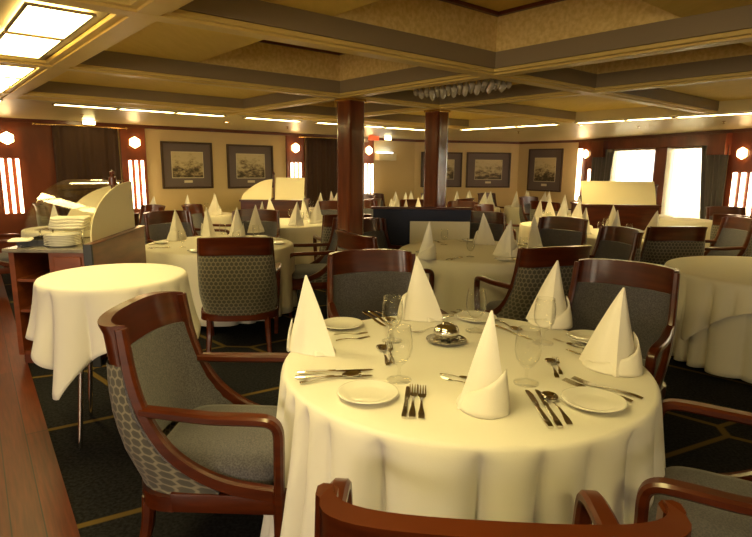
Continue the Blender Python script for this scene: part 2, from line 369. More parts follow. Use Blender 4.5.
# pictures ------------------------------------------------------
def picture(mtx, x0, x1, z0, z1, k, label, pz=None):
    root = empty('framed_picture', mtx @ Vector(((x0 + x1) / 2, 0, z0))); root.rotation_euler = mtx.to_euler()
    W_, H_ = x1 - x0, z1 - z0; h = W_ / 2; f = .035
    bm = BM()
    box(bm, -h, -h + f, -.04, 0, 0, H_, bev=.006); box(bm, h - f, h, -.04, 0, 0, H_, bev=.006); box(bm, -h + f, h - f, -.04, 0, 0, f, bev=.006); box(bm, -h + f, h - f, -.04, 0, H_ - f, H_, bev=.006)
    new_obj('frame', bm, 'frame_wood', root)
    ml = W_ * .2; mt_ = H_ * .22; mb = H_ * .24
    bm = BM(); box(bm, -h + f, h - f, -.014, -.004, f, H_ - f); new_obj('mat_board', bm, 'mat_board', root)
    bm = BM(); box(bm, -h + ml - .012, h - ml + .012, -.017, -.013, mb - .012, H_ - mt_ + .012); new_obj('inner_border', bm, 'wax_box', root)
    bm = BM(); box(bm, -h + ml, h - ml, -.0025, .0025, -(H_ - mt_ - mb) / 2, (H_ - mt_ - mb) / 2); new_obj('print', bm, 'print_%d' % k, root, loc=(0, -.018, (H_ - mt_ + mb) / 2))
    bm = BM(); box(bm, -.075, .075, -.020, -.013, mb * .52, mb * .74); new_obj('caption_plate', bm, 'wax_box', root)
    tag(root, label, 'picture')
picture(mL, Lx(6.03), Lx(5.11), 1.14, 1.95, 0, 'framed harbour print in grey mount, leftmost on the left wall')
picture(mL, Lx(4.82), Lx(3.86), 1.13, 1.94, 1, 'framed sea print in grey mount, second from left, nearer the white screens')
picture(mB, .16, 1.21, 1.08, 1.92, 2, 'framed print on the back wall, half hidden by the right wood column')
picture(mB, 1.33, 2.50, 1.07, 1.93, 3, 'framed landscape print on the back wall just right of the wood column')
picture(mC, .32, 1.27, 1.01, 2.02, 4, 'upright portrait-format framed print next to the right-hand windows')
# small cream box with a bluish light
bm = BM(); box(bm, Lx(1.25), Lx(.72), -.16, 0, 1.70, 1.86, mL, bev=.01); root = new_obj('wall_unit', bm, 'wax_box')
bm = BM(); box(bm, Lx(1.22), Lx(.80), -.12, -.02, 1.862, 1.885, mL); new_obj('light_strip', bm, 'blue_glow', root)
tag(root, 'cream wall-mounted box with a bluish light on top, right of the left column', 'wall unit')
def boxlamp(p, label, m='spot_glow', sx=.16, sz=.05):
    root = empty('ceiling_box_light', p); root.rotation_euler = (0, 0, TH)
    bm = BM(); box(bm, -sx / 2 - .02, sx / 2 + .02, -.03, .03, -.015, 0); new_obj('bracket', bm, 'wax_box', root)
    bm = BM(); box(bm, -sx / 2, sx / 2, -.02, .02, -.015 - sz, -.015, bev=.005); new_obj('diffuser', bm, m, root); tag(root, label, 'light')
boxlamp(uv(2.2, 9.35, ZC), 'small glowing box light on the ceiling above the drape behind the buffet', 'strip_panel')
boxlamp(uv(8.15, 9.35, ZC), 'small glowing box light by the top of the left wood column', 'strip_panel')
bm = BM(); box(bm, -.13, .13, -.02, .02, -.09, 0, bev=.004); o = new_obj('hanging_sign', bm, 'red_sign', loc=uv(7.75, 9.35, ZC)); o.rotation_euler = (0, 0, TH); tag(o, 'small dim red sign over the drape beside the left column', 'sign')

# ceiling --------------------------------------------------------
mt = frame_mtx(Vector((0, 0, 0)), UX)
bm = BM()
VB, UB = 6.9, 7.25            # coffered field ends here
box(bm, -12, 16, VB, 14, ZC, ZC + .3, mt); box(bm, UB, 16, -9, VB, ZC, ZC + .3, mt); box(bm, -12, .28, -9, VB, ZC, ZC + .3, mt)
struct('ceiling', bm, 'ceiling_paint')
US = [.28, .88, 3.28, 4.62, 7.25]; VS = [-6.0, -2.6, .2, 2.64, 4.44, 6.38, 6.9]
bm = BM(); box(bm, .2, 7.3, -9, 7.0, ZC + .38, ZC + .42, mt); struct('ceiling_top', bm, 'panel_tan')
# beams: two-step profile, wood underside and greyer upper step
bw = .075
bmA, bmS = BM(), BM()
for v in VS[:-1]:
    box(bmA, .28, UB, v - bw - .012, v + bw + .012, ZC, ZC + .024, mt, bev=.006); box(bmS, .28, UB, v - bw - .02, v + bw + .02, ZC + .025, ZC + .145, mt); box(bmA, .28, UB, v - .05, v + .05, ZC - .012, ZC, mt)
for u in US[1:-1]:
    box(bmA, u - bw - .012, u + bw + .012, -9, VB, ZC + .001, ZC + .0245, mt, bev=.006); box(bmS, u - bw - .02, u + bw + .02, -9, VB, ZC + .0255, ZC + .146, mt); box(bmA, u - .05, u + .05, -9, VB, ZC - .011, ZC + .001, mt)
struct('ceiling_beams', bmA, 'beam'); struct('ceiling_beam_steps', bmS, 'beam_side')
# cells: flat tan panel with a deep cork-lined recess
bmP, bmC = BM(), BM()
bmP2 = BM()
def cell(u0, u1, v0, v1, ru0, ru1, rv0, rv1):
    zp = ZC + .13; e = .03
    for (a, b_, c, d) in ((u0, ru0, v0, v1), (ru1, u1, v0, v1), (ru0, ru1, v0, rv0), (ru0, ru1, rv1, v1)):
        if b_ - a > .002 and d - c > .002: box(bmP, a, b_, c, d, zp, zp + .02, mt)
    for (a, b_, c, d) in ((ru0 - .02, ru0, rv0, rv1), (ru1, ru1 + .02, rv0, rv1), (ru0 - .02, ru1 + .02, rv0 - .02, rv0), (ru0 - .02, ru1 + .02, rv1, rv1 + .02)):
        box(bmC, a, b_, c, d, zp + .001, ZC + .38, mt)
    # dark shadow-gap moulding round the top
    for (a, b_, c, d) in ((ru0, ru0 + .03, rv0, rv1), (ru1 - .03, ru1, rv0, rv1), (ru0, ru1, rv0, rv0 + .03), (ru0, ru1, rv1 - .03, rv1)):
        box(bmP2, a, b_, c, d, ZC + .355, ZC + .378, mt)
b2 = bw + .021
for vi in range(len(VS) - 2):
    v0, v1 = VS[vi] + b2, VS[vi + 1] - b2
    near = vi < 3; vtop = v1
    d1 = v1 - 1.2 if near else v0 + .02
    cell(.88 + b2, 3.28 - b2, v0, v1, 1.82, 3.28 - b2 - .001, max(v0 + .001, d1) if vi != 4 else v0 + .001, v1 - .001 if vi != 4 else 5.5)
    cell(3.28 + b2, 4.62 - b2, v0, v1, 3.28 + b2 + .001, 4.62 - b2 - .001, max(v0 + .001, v1 - 1.2), v1 - .001)
    cell(4.62 + b2, 7.25, v0, v1, 4.62 + b2 + .001, 5.6, v0 + .001, v1 - .001)
box(bmP, .2, UB, -9, -6, ZC + .13, ZC + .15, mt); box(bmP, .2, UB, 6.4, 6.9, ZC + .005, ZC + .02, mt)
struct('ceiling_panels', bmP, 'panel_tan'); struct('ceiling_recess_lining', bmC, 'cork'); struct('ceiling_recess_trim', bmP2, 'dark_trim')

# luminous ceiling panels in the row between u .3 and .98
def ceil_panel(u0, u1, v0, v1, label, m, group, power=None, side_lip=.012, name='ceiling_light_panel'):
    root = empty(name, uv((u0 + u1) / 2, (v0 + v1) / 2, ZC)); root.rotation_euler = (0, 0, TH)
    a, b_ = (u1 - u0) / 2, (v1 - v0) / 2
    bm = BM()
    for (p, q, r, s) in ((-a, -a + .012, -b_, b_), (a - .012, a, -b_, b_), (-a + .012, a - .012, -b_, -b_ + .012), (-a + .012, a - .012, b_ - .012, b_)): box(bm, p, q, r, s, -side_lip, .0)
    new_obj('rim', bm, 'beam_side', root)
    bm = BM(); box(bm, -a + .012, a - .012, -b_ + .012, b_ - .012, -.008, 0); new_obj('diffuser', bm, m, root)
    tag(root, label, 'ceiling light', group)
    return root
bm = BM(); box(bm, .28, .88 - bw - .022, -9, VB, ZC + .02, ZC + .04, mt); 
struct('ceiling_light_trough', bm, 'beam_side')
# the row's white slatted border
bm = BM()
for k in range(60): box(bm, -.05, .27, -3 + k * .165, -3 + k * .165 + .15, ZC - .012, ZC + .0, mt, bev=.004)
struct('ceiling_slats', bm, 'ceiling_paint')
rowv = [(2.78, 3.40, 'large glowing ceiling panel at the top left, nearest of the row'), (3.44, 4.12, 'glowing ceiling panel at top left, second in the row'),
        (4.55, 5.15, 'glowing ceiling panel, third in the row at the left'), (5.19, 5.72, 'glowing ceiling panel, fourth in the row at the left'), (5.76, 6.28, 'glowing ceiling panel, fifth in the row, beside the far left strip light')]
for k_, (a, b_, lb) in enumerate(rowv): ceil_panel(.45 + .10 * (k_ > 1) - .0, .72 + .05 * (k_ > 1), a, b_, lb, 'lamp_panel', 'luminous panels in the left ceiling row')
for a, b_ in ((.55, 1.15), (1.19, 1.8), (-2.2, -1.6), (-1.56, -.95)):
    ceil_panel(.45, .74, a, b_, 'glowing ceiling panel of the left row, overhead and behind the view', 'lamp_panel', 'luminous panels in the left ceiling row')
# perimeter strips
ordn = ['first', 'second', 'third', 'fourth', 'fifth', 'sixth', 'seventh', 'eighth', 'ninth', 'tenth']
us = [(.2, .86), (1.33, 1.99), (2.01, 2.67), (2.69, 3.33), (3.63, 4.5), (4.8, 5.68), (5.72, 6.12), (6.16, 7.08)]
for i, (a, b_) in enumerate(us): ceil_panel(a, b_, 7.05, 7.2, 'long glowing ceiling strip, %s from the left along the left wall side' % ordn[i], 'strip_panel', 'glowing ceiling strips', name='ceiling_strip_light')
vs = [(5.98, 6.6), (5.47, 5.96), (4.73, 5.45), (3.72, 4.42), (3.12, 3.70), (2.15, 3.07), (1.2, 2.1), (.2, 1.1)]
for i, (a, b_) in enumerate(vs): ceil_panel(7.35, 7.5, a, b_, 'long glowing ceiling strip, %s from the back along the window side' % ordn[i], 'strip_panel', 'glowing ceiling strips', name='ceiling_strip_light')

# downlights
def downlight(p, label, power):
    root = empty('downlight', p)
    bm = BM(); lathe(bm, [(.032, -.006), (.045, -.006), (.048, 0), (.03, 0), (.032, -.006)], 20); new_obj('ring', bm, 'brass', root, smooth=True)
    bm = BM(); lathe(bm, [(0, -.003), (.03, -.003), (.03, 0), (0, 0)], 16); new_obj('bulb', bm, 'spot_glow', root)
    tag(root, label, 'ceiling spotlight', 'recessed ceiling spotlights')
    if power:
        l = bpy.data.lights.new('spotlight_beam', 'SPOT'); l.energy = power; l.color = (1, .70, .24); l.spot_size = math.radians(115); l.spot_blend = .8; l.shadow_soft_size = .05
        o = bpy.data.objects.new('spotlight_beam', l); COL.objects.link(o); o.parent = root; o.location = (0, 0, -.03)
for (p, lb, pw) in ((uv(3.83, 8.13, ZC), 'tiny bright ceiling spot above the second picture of the left wall', 20),
                (uv(6.1, 5.3, ZC + .13), 'tiny bright ceiling spot just right of the right wood column', 35),
                (uv(7.9, 4.63, ZC), 'tiny bright ceiling spot by the strips above the window wall', 20),):
    downlight(p, lb, pw)
# sprinkler heads
def sprinkler(p, label):
    bm = BM(); lathe(bm, [(0, -.035), (.018, -.033), (.018, -.03), (.005, -.028), (.005, -.008), (.022, -.004), (.024, 0), (0, 0)], 14)
    tag(new_obj('sprinkler_head', bm, 'brass', smooth=True, loc=p), label, 'sprinkler', 'ceiling sprinkler heads')
for u, v, lb in ((1.9, 8.4, 'left wall soffit above the first picture'), (5.0, 8.3, 'soffit above the far drape'), (8.5, 6.2, 'soffit near the back corner'), (8.6, 4.1, 'soffit above the left bright window'), (8.5, 2.9, 'soffit above the right bright window')):
    sprinkler(uv(u, v, ZC), 'small brass sprinkler head on the ' + lb)

# sconces ---------------------------------------------------------
def sconce(mtx, x, z, label, d=.04):
    p = mtx @ Vector((x, -d, z)); root = empty('hexagonal_wall_lamp', p); root.rotation_euler = mtx.to_euler()
    bm = BM()
    for r, y0, y1 in ((.10, -.012, 0),):
        a = [bm.verts.new((r * math.cos(PI / 6 + k * PI / 3), y0, r * math.sin(PI / 6 + k * PI / 3))) for k in range(6)]; b_ = [bm.verts.new((v.co.x, y1, v.co.z)) for v in a]
        bm.faces.new(a); bm.faces.new(b_[::-1])
        for k in range(6): bm.faces.new((a[k], b_[k], b_[(k + 1) % 6], a[(k + 1) % 6]))
    new_obj('back_plate', bm, 'brass', root)
    bm = BM(); rings = []
    for r, y in ((.092, -.012), (.092, -.03), (.07, -.055), (.035, -.068)):
        rings.append([bm.verts.new((r * math.cos(PI / 6 + k * PI / 3), y, r * math.sin(PI / 6 + k * PI / 3))) for k in range(6)])
    for a, b_ in zip(rings, rings[1:]):
        for k in range(6): bm.faces.new((a[k], a[(k + 1) % 6], b_[(k + 1) % 6], b_[k]))
    bm.faces.new(rings[-1]); bm.faces.new(rings[0][::-1])
    new_obj('glass_shade', bm, 'hex_glow', root); tag(root, label, 'wall lamp', 'hexagonal wall lamps')
def bars(mtx, x, z0, z1, label, d=.04, w=.23):
    root = empty('wall_strip_light', mtx @ Vector((x, -d, z0))); root.rotation_euler = mtx.to_euler()
    bm = BM(); box(bm, -w / 2 - .02, w / 2 + .02, -.012, 0, -.02, z1 - z0 + .02); new_obj('back_plate', bm, 'panel_wood', root)
    for k in range(3):
        cx = (-1 + k) * w * .42; bm = BM(); box(bm, cx - w * .09, cx + w * .09, -.04, -.012, 0, z1 - z0, bev=.008); new_obj('light_bar', bm, 'bar_glow', root)
    tag(root, label, 'wall light', 'triple vertical bar wall lights')
names = ['at the far left edge of the view', 'right of the drape behind the buffet', 'left of the drape behind the left column', 'just right of the left wood column']
for s, nm in ((8.24, names[0]), (6.46, names[1]), (3.36, names[2]), (1.46, names[3])):
    sconce(mL, Lx(s), 1.91, 'glowing hexagonal wall lamp ' + nm); bars(mL, Lx(s), .82, 1.62, 'three glowing vertical light bars ' + nm)
sconce(mR, .3, 1.88, 'glowing hexagonal wall lamp left of the two bright windows'); bars(mR, .62, .85, 1.55, 'three glowing vertical light bars left of the bright windows', w=.34)
sconce(mR, 4.12, 1.82, 'glowing hexagonal wall lamp right of the bright windows'); bars(mR, 4.2, .85, 1.52, 'three glowing vertical light bars right of the bright windows', w=.36)
bars(mR, .12, .85, 2.0, 'tall glowing bar light in the corner beside the portrait-format print', w=.13)

# columns ---------------------------------------------------------
def column(p, label, w=.2):
    root = empty('wood_column', (p.x, p.y, 0)); root.rotation_euler = (0, 0, TH + math.radians(4))
    h = w / 2
    bm = BM(); box(bm, -h, h, -h, h, 0, ZC - .012, bev=.03); new_obj('shaft', bm, 'column_wood', root)
    bm = BM(); box(bm, -h - .015, h + .015, -h - .015, h + .015, 0, .14, bev=.008); new_obj('base', bm, 'dark_trim', root)
    bm = BM(); box(bm, -h - .008, h + .008, -h - .008, h + .008, ZC - .035, ZC - .012, bev=.004); new_obj('collar', bm, 'brass', root)
    tag(root, label, 'column', 'polished wood columns')
column(uv(3.37, 4.42), 'glossy red-brown wood column, the left of the two'); column(uv(4.70, 4.55), 'glossy red-brown wood column, the right of the two')

# glass-drop chandelier in the recess
root = empty('chandelier', uv(3.72, 3.34, ZC + .03)); root.rotation_euler = (0, 0, TH)
bm = BM(); box(bm, -.14, .14, -.46, .46, .05, .08, bev=.01); new_obj('frame', bm, 'brass', root)
mat('crystal', (.42, .36, .24), .15, spec=.8)
bmd = BM(); lathe(bmd, [(0, -.06), (.018, -.045), (.026, -.02), (.020, .0), (.008, .03), (.004, .05)], 8)
dm = bpy.data.meshes.new('glass_drop'); bmd.to_mesh(dm); bmd.free(); dm.materials.append(M['crystal'])
for i in range(4):
    for j in range(14):
        o = bpy.data.objects.new('glass_drop', dm); COL.objects.link(o); o.parent = root; o.location = (-.105 + i * .07, -.43 + j * .066, -.01 + .02 * ((i + j) % 2))
tag(root, 'shallow chandelier of hanging glass drops in the ceiling recess above the columns', 'chandelier')

# ================================================================ CHAIRS
XT, XA = .275, .315
def stile_pt(z):
    tab = [(.98, -.275), (.88, -.262), (.78, -.245), (.68, -.215), (.58, -.165), (.50, -.10), (.43, .0), (.385, .12), (.36, .27)]
    if z >= tab[0][0]: return tab[0][1]
    for (za, ya), (zb, yb) in zip(tab, tab[1:]):
        if z >= zb: return ya + (yb - ya) * (za - z) / (za - zb)
    return tab[-1][1]
def back_c(z): return -.285 - .095 * (z - .36) / .62
def hw(z): return XT + (.298 - XT) * max(0, min(1, (.98 - z) / .5))
def plan(z, th, off=0, p=.75, ye=None, xo=0):
    X = hw(z) + xo; y0 = stile_pt(z) if ye is None else ye; yc = back_c(z) - off
    s, c = math.sin(th), math.cos(th)
    return Vector((X * math.copysign(abs(s) ** p, s), y0 - (y0 - yc) * abs(c) ** p, z))
def make_chair():
    root = empty('dining_armchair')
    # top rail
    bm = BM(); N = 20; rA, rB = [], []
    ths = [-PI / 2 + PI * i / N for i in range(N + 1)]
    def rail_row(z, off, zs=0): return [plan(z, t, off) * 1 + Vector((0, -off * 0 , zs * (1 - abs(math.sin(t)) ** 2))) for t in ths]
    zs = [.838, .89, .945, .975, .985]
    A = [[Vector((v.x * .985, v.y + .012, v.z)) for v in rail_row(z, 0, .012)] for z in zs]
    B = [[Vector((v.x * 1.045, v.y - .020 - (.012 if z > .96 else 0), v.z)) for v in rail_row(z, 0, .012)] for z in zs]
    solid_grid(bm, A, B); new_obj('top_rail', bm, 'mahogany', root, smooth='auto')
    # side frames sweeping from the top down into the seat rail
    for sgn in (-1, 1):
        bm = BM()
        pts = [Vector((sgn * (hw(z) + .006), stile_pt(z), z)) for z in (.975, .88, .78, .68, .58, .50, .43, .385)] + [Vector((sgn * .300, .29, .355))]
        path = catmull(pts, 4); n = len(path)
        hs = [.040 + .022 * (i / n) for i in range(n)]
        sweep(bm, path, .036, hs, side=(1, 0, 0)); new_obj('side_frame', bm, 'mahogany', root, smooth='auto')
        # arm: from the stile forward, round the corner, down to the seat frame
        bm = BM(); x = sgn
        pts = [(x * .292, -.215, .672), (x * .305, -.10, .668), (x * .322, .05, .664), (x * .326, .20, .664), (x * .324, .262, .655), (x * .322, .288, .62), (x * .319, .290, .54), (x * .314, .288, .45), (x * .308, .286, .36)]
        path = catmull(pts, 6); n = len(path)
        sweep(bm, path, [.046 + .008 * math.sin(PI * min(1, i / (n * .6))) for i in range(n)], .036, side=(1, 0, 0)); new_obj('arm', bm, 'mahogany', root, smooth='auto')
        bm = BM(); sweep(bm, catmull([(x * .306, .286, .37), (x * .300, .284, .2), (x * .292, .276, .0)], 4), [.05 - .016 * i / 8 for i in range(9)], [.05 - .016 * i / 8 for i in range(9)]); new_obj('leg', bm, 'mahogany', root, smooth='auto')
        bm = BM(); sweep(bm, catmull([(x * .235, -.235, .30), (x * .24, -.25, .16), (x * .25, -.30, .0)], 4), [.05 - .014 * i / 8 for i in range(9)], [.05 - .014 * i / 8 for i in range(9)]); new_obj('leg', bm, 'mahogany', root, smooth='auto')
    # seat rails (wooden apron)
    bm = BM(); box(bm, -.295, .295, .262, .305, .29, .365, bev=.008)
    for sgn in (-1, 1): box(bm, sgn * .302 - .016, sgn * .302 + .016, -.12, .29, .285, .36, bev=.006)
    rows = []
    ts = [-PI / 2 + PI * i / 16 for i in range(17)]
    def ap(z, o): return [Vector(((.288 + o) * math.copysign(abs(math.sin(t)) ** .75, math.sin(t)), -.11 - (.16 + o) * abs(math.cos(t)) ** .75, z)) for t in ts]
    solid_grid(bm, [ap(.285, 0), ap(.345, 0)], [ap(.285, .03), ap(.345, .03)])
    new_obj('seat_rail', bm, 'mahogany', root, smooth='auto')
    # seat cushion
    bm = BM(); rows = []
    def outline(k, z):
        r = []
        for i in range(40):
            t = 2 * PI * i / 40; cx, sy = math.cos(t), math.sin(t)
            X = .285 * math.copysign(abs(cx) ** .38, cx); Y = .0 + (.275 if sy > 0 else .255) * math.copysign(abs(sy) ** .42, sy)
            r.append(Vector((X * k, .005 + Y * k, z)))
        return r
    prof = [(.97, .35), (1, .37), (1, .415), (.985, .435), (.93, .452), (.75, .466), (.4, .474), (.1, .476)]
    R, _ = grid(bm, [outline(k, z) for k, z in prof], closed=True); bm.faces.new(R[0][::-1]); bm.faces.new(R[-1])
    new_obj('seat', bm, 'upholstery', root, smooth='auto')
    # inner back upholstery
    bm = BM(); zz = [.44, .48, .52, .58, .64, .70, .75, .80, .845]
    ti = [t * .965 for t in ths]
    def inner(z, o):
        r = []
        for t in ti:
            v = plan(z, t, 0); pad = .028 * math.cos(t) ** .5 * math.sin(PI * min(1, (z - .40) / .52)) if abs(t) < PI / 2 else 0
            r.append(Vector((v.x * .965, v.y + .010 + pad - o, v.z)))
        return r
    solid_grid(bm, [inner(z, 0) for z in zz], [inner(z, .03) for z in zz]); new_obj('backrest', bm, 'upholstery', root, smooth='auto')
    # patterned outer back with a rounded side, tapering into a point beside the seat
    bm = BM(); zz = [.31, .33, .37, .43, .50, .58, .66, .74, .79, .82, .842]
    uvl = bm.loops.layers.uv.new('UVMap')
    tz = {.31: -.02, .33: .06, .37: .075, .43: -.02, .50: -.12, .58: -.18, .66: -.225, .74: -.245, .79: -.253, .82: -.258, .842: -.262}
    def outer(z):
        bul = .045 * max(0, math.sin(PI * min(1, max(0, (z - .29) / .6)))) ** .6 
        r = []
        for t in ths:
            v = plan(z, t, bul, p=.62, ye=tz[z] - .012, xo=.006 + bul * .28); r.append(v)
        return r
    rows = [outer(z) for z in zz]; R, fs = grid(bm, rows)
    ulen = [0]
    mid = rows[5]
    for a, b_ in zip(mid, mid[1:]): ulen.append(ulen[-1] + (b_ - a).length)
    vlen = [0]
    for a, b_ in zip(rows, rows[1:]): vlen.append(vlen[-1] + (b_[10] - a[10]).length)
    idx = {}
    for j, r in enumerate(R):
        for i, v in enumerate(r): idx[v] = (ulen[i] * 27, vlen[j] * 27)
    for f in bm.faces:
        for l in f.loops: l[uvl].uv = idx[l.vert]
    o = new_obj('outer_back', bm, 'hex_fabric', root, smooth=True)
    # piping round the patterned panel
    bm = BM(); path = [r[0] for r in reversed(rows)] + rows[0][1:-1] + [r[-1] for r in rows]
    tube(bm, path, .006, 6); new_obj('piping', bm, 'upholstery', root, smooth=True)
    return root
proto = make_chair(); used = [False]
def chair(x, y, face, label, group, s=1.0):
    o = proto if not used[0] else copy_tree(proto)
    used[0] = True
    o.location = (x, y, 0); o.rotation_euler = (0, 0, math.radians(face - 90)); tag(o, label, 'chair', group)
    return o

# ================================================================ TABLES
def pedestal_table(x, y, R, z=.745, label='', legs=False):
    root = empty('round_table', (x, y, 0))
    bm = BM(); lathe(bm, [(0, z - .03), (R - .01, z - .03), (R - .004, z - .02), (R - .004, z - .008), (R - .012, z - .004), (0, z - .004)], 48); new_obj('tabletop', bm, 'dark_trim', root, smooth='auto')
    if legs:
        for k in range(4):
            a = PI / 4 + k * PI / 2 + .35; bm = BM(); tube(bm, [Vector((math.cos(a) * R * .55, math.sin(a) * R * .55, z - .03)), Vector((math.cos(a) * R * .8, math.sin(a) * R * .8, 0.0))], .013, 10); new_obj('leg', bm, 'chrome', root, smooth='auto')
    else:
        bm = BM(); lathe(bm, [(.0, z - .03), (.1, z - .03), (.05, z - .1), (.045, .1), (.28, .03), (.3, 0), (0, 0)], 24); new_obj('pedestal', bm, 'dark_trim', root, smooth='auto')
    tag(root, label, 'table')
    return root
def cloth(x, y, R, z, hem, label, mname='cloth', nf=22, amp=.035, square=None, rot=0, seed=0, N=288, group=None, flare=.06, rows_n=16, name='tablecloth', kexp=.9):
    rnd = random.Random(seed)
    ph = [rnd.uniform(0, 6.28) for _ in range(8)]
    jit = [rnd.uniform(.35, 1.3) for _ in range(nf)]
    def fold(t):
        q = ((t + .11 * math.sin(3 * t + ph[0]) + .08 * math.sin(5 * t + ph[1])) / (2 * PI) * nf) % nf
        k = int(q); f = q - k; a = jit[k % nf] * (1 - f) + jit[(k + 1) % nf] * f
        h_ = math.sqrt(max(0, 1 - (2 * f - 1) ** 2)); return a * (h_ - .86)
    bm = BM(); rows = []
    tt = [2 * PI * i / N for i in range(N)]
    for r in (.02, R * .5, R * .9, R - .012): rows.append([Vector((r * math.cos(t), r * math.sin(t), z)) for t in tt])
    rows.append([Vector(((R - .002) * math.cos(t), (R - .002) * math.sin(t), z - .004)) for t in tt])
    rows.append([Vector(((R + .006) * math.cos(t), (R + .006) * math.sin(t), z - .016)) for t in tt])
    for j in range(1, rows_n + 1):
        k = j / rows_n; r_ = []
        for t in tt:
            if square:
                L = square / max(abs(math.cos(t - rot)), abs(math.sin(t - rot))) - R; L = min(L, square * 1.36 - R); h = z - max(.06, L)
                am = amp * (.5 + .9 * max(0, L / (square * .42)))
            else: h = hem; am = amp
            zz = z - .016 + (h - z + .016) * k
            rr = R + .008 + am * .15 * k + am * fold(t) * k ** kexp + flare * k * k * .4
            r_.append(Vector((rr * math.cos(t), rr * math.sin(t), zz)))
        rows.append(r_)
    R_, _ = grid(bm, rows, closed=True); bm.faces.new(R_[0][::-1])
    o = new_obj(name, bm, mname, smooth=True, loc=(x, y, 0)); md = o.modifiers.new('thickness', 'SOLIDIFY'); md.thickness = .0025; md.offset = -1
    tag(o, label, 'tablecloth', group); return o

# ================================================================ TABLEWARE
ZT = .752
def mk_napkin():
    root = None
    bm = BM(); N = 36; rows = []
    for j in range(13):
        k = j / 12; z = .33 * k; r_ = []
        sc = (1 - k) ** .96
        for i in range(N):
            t = 2 * PI * i / N
            rx = .096 * sc + .003; ry = .066 * sc + .003
            tri = 1 / max(math.cos(((t - 1.9 + PI / 3) % (2 * PI / 3)) - PI / 3), .5) * .74; cr = (.42 + .58 * tri) * 1.12 - .16 * math.exp(-((math.sin(t / 2 - .55)) / .16) ** 2) * (1 - k * .5) - .10 * math.exp(-((math.sin(t / 2 - 2.3)) / .12) ** 2)
            r_.append(Vector((rx * cr * math.cos(t) + .018 * k * k, ry * cr * math.sin(t) + .012 * k, z)))
        rows.append(r_)
    R_, _ = grid(bm, rows, closed=True); bm.faces.new(R_[-1]); bm.faces.new(R_[0][::-1])
    return bm
def mk_cuff():   # folded-up brim wrapping the foot of the cone, one pointed corner standing up
    bm = BM(); rows = []
    N = 34
    for j in range(7):
        k = j / 6; r_ = []
        for i in range(N + 1):
            q = i / N; t = math.radians(-235 + 290 * q)
            top = .022 + .125 * max(0, (q - .30) / .70) ** 1.5
            z = top * k; fl = 1.0 + .08 * (1 - k) + .05 * math.sin(k * PI) + .22 * k * max(0, q - .75)
            rx, ry = .100 * fl + .010 * q, .076 * fl + .014 * q
            r_.append(Vector((rx * math.cos(t) * (1 - .16 * k), ry * math.sin(t) * (1 - .18 * k), z + .001)))
        rows.append(r_)
    grid(bm, rows); return bm
nb = new_obj('napkin', mk_napkin(), 'napkin', smooth='auto')
cuff = new_obj('folded_brim', mk_cuff(), 'napkin', nb, smooth='auto'); md = cuff.modifiers.new('thickness', 'SOLIDIFY'); md.thickness = .004
nused = [False]
def napkin(x, y, z, rot, label, group, s=1.0):
    o = nb if not nused[0] else copy_tree(nb); nused[0] = True
    o.location = (x, y, z); o.rotation_euler = (0, 0, math.radians(rot)); o.scale = (s, s, s); tag(o, label, 'napkin', group); return o
class Proto:
    def __init__(self, build): self.b = build; self.o = None
    def __call__(self, x, y, z, rot, label, cat, group, s=1.0):
        if self.o is None: self.o = self.b(); o = self.o
        else: o = copy_tree(self.o)
        o.location = (x, y, z); o.rotation_euler = (0, 0, math.radians(rot)); o.scale = (s, s, s); tag(o, label, cat, group); return o
def b_plate():
    bm = BM(); lathe(bm, [(0, .004), (.05, .004), (.056, .007), (.080, .015), (.083, .0165), (.082, .0185), (.078, .018), (.054, .010), (.048, .008), (0, .0075)], 48)
    return new_obj('side_plate', bm, 'china', smooth=True)
def b_glass():
    bm = BM(); lathe(bm, [(0, .0), (.036, .0), (.037, .002), (.03, .004), (.008, .009), (.0045, .016), (.004, .035), (.006, .045), (.02, .056), (.033, .075), (.038, .10), (.037, .13), (.032, .165), (.0305, .165), (.0355, .13), (.0365, .10), (.0315, .077), (.018, .059), (0, .052)], 32)
    return new_obj('wine_glass', bm, 'glass', smooth=True)
def flat(bm, outline, th=.0025, zf=lambda x, y: 0, z0=.001):
    a = [bm.verts.new((x, y, z0 + zf(x, y))) for x, y in outline]; b_ = [bm.verts.new((x, y, z0 + th + zf(x, y))) for x, y in outline]
    bm.faces.new(a[::-1]); bm.faces.new(b_); n = len(a)
    for i in range(n): bm.faces.new((a[i], a[(i + 1) % n], b_[(i + 1) % n], b_[i]))
def handle(bm, y0, y1, w0=.0035, w1=.009, th=.0035, bow=.006):
    path = [Vector((0, y0 + (y1 - y0) * i / 10, .004 + bow * math.sin(PI * i / 10))) for i in range(11)]
    sweep(bm, path, [w1 + (w0 - w1) * (i / 10) ** .7 + (.004 if i == 1 else 0) for i in range(11)][::1], th)
def b_fork():
    bm = BM(); sweep(bm, [Vector((0, -.10 + .125 * i / 10, .003 + .005 * math.sin(PI * i / 10))) for i in range(11)], [.015, .017, .016, .013, .010, .008, .007, .006, .006, .007, .010], .003)
    sweep(bm, [Vector((0, .025, .003)), Vector((0, .035, .003)), Vector((0, .05, .004))], [.010, .022, .026], .0025)
    for k in range(4):
        x = -.0105 + .007 * k; sweep(bm, [Vector((x, .048, .004)), Vector((x, .075, .007)), Vector((x, .097, .010))], [.0042, .0038, .0022], .0025)
    return new_obj('fork', bm, 'silver', smooth='auto')
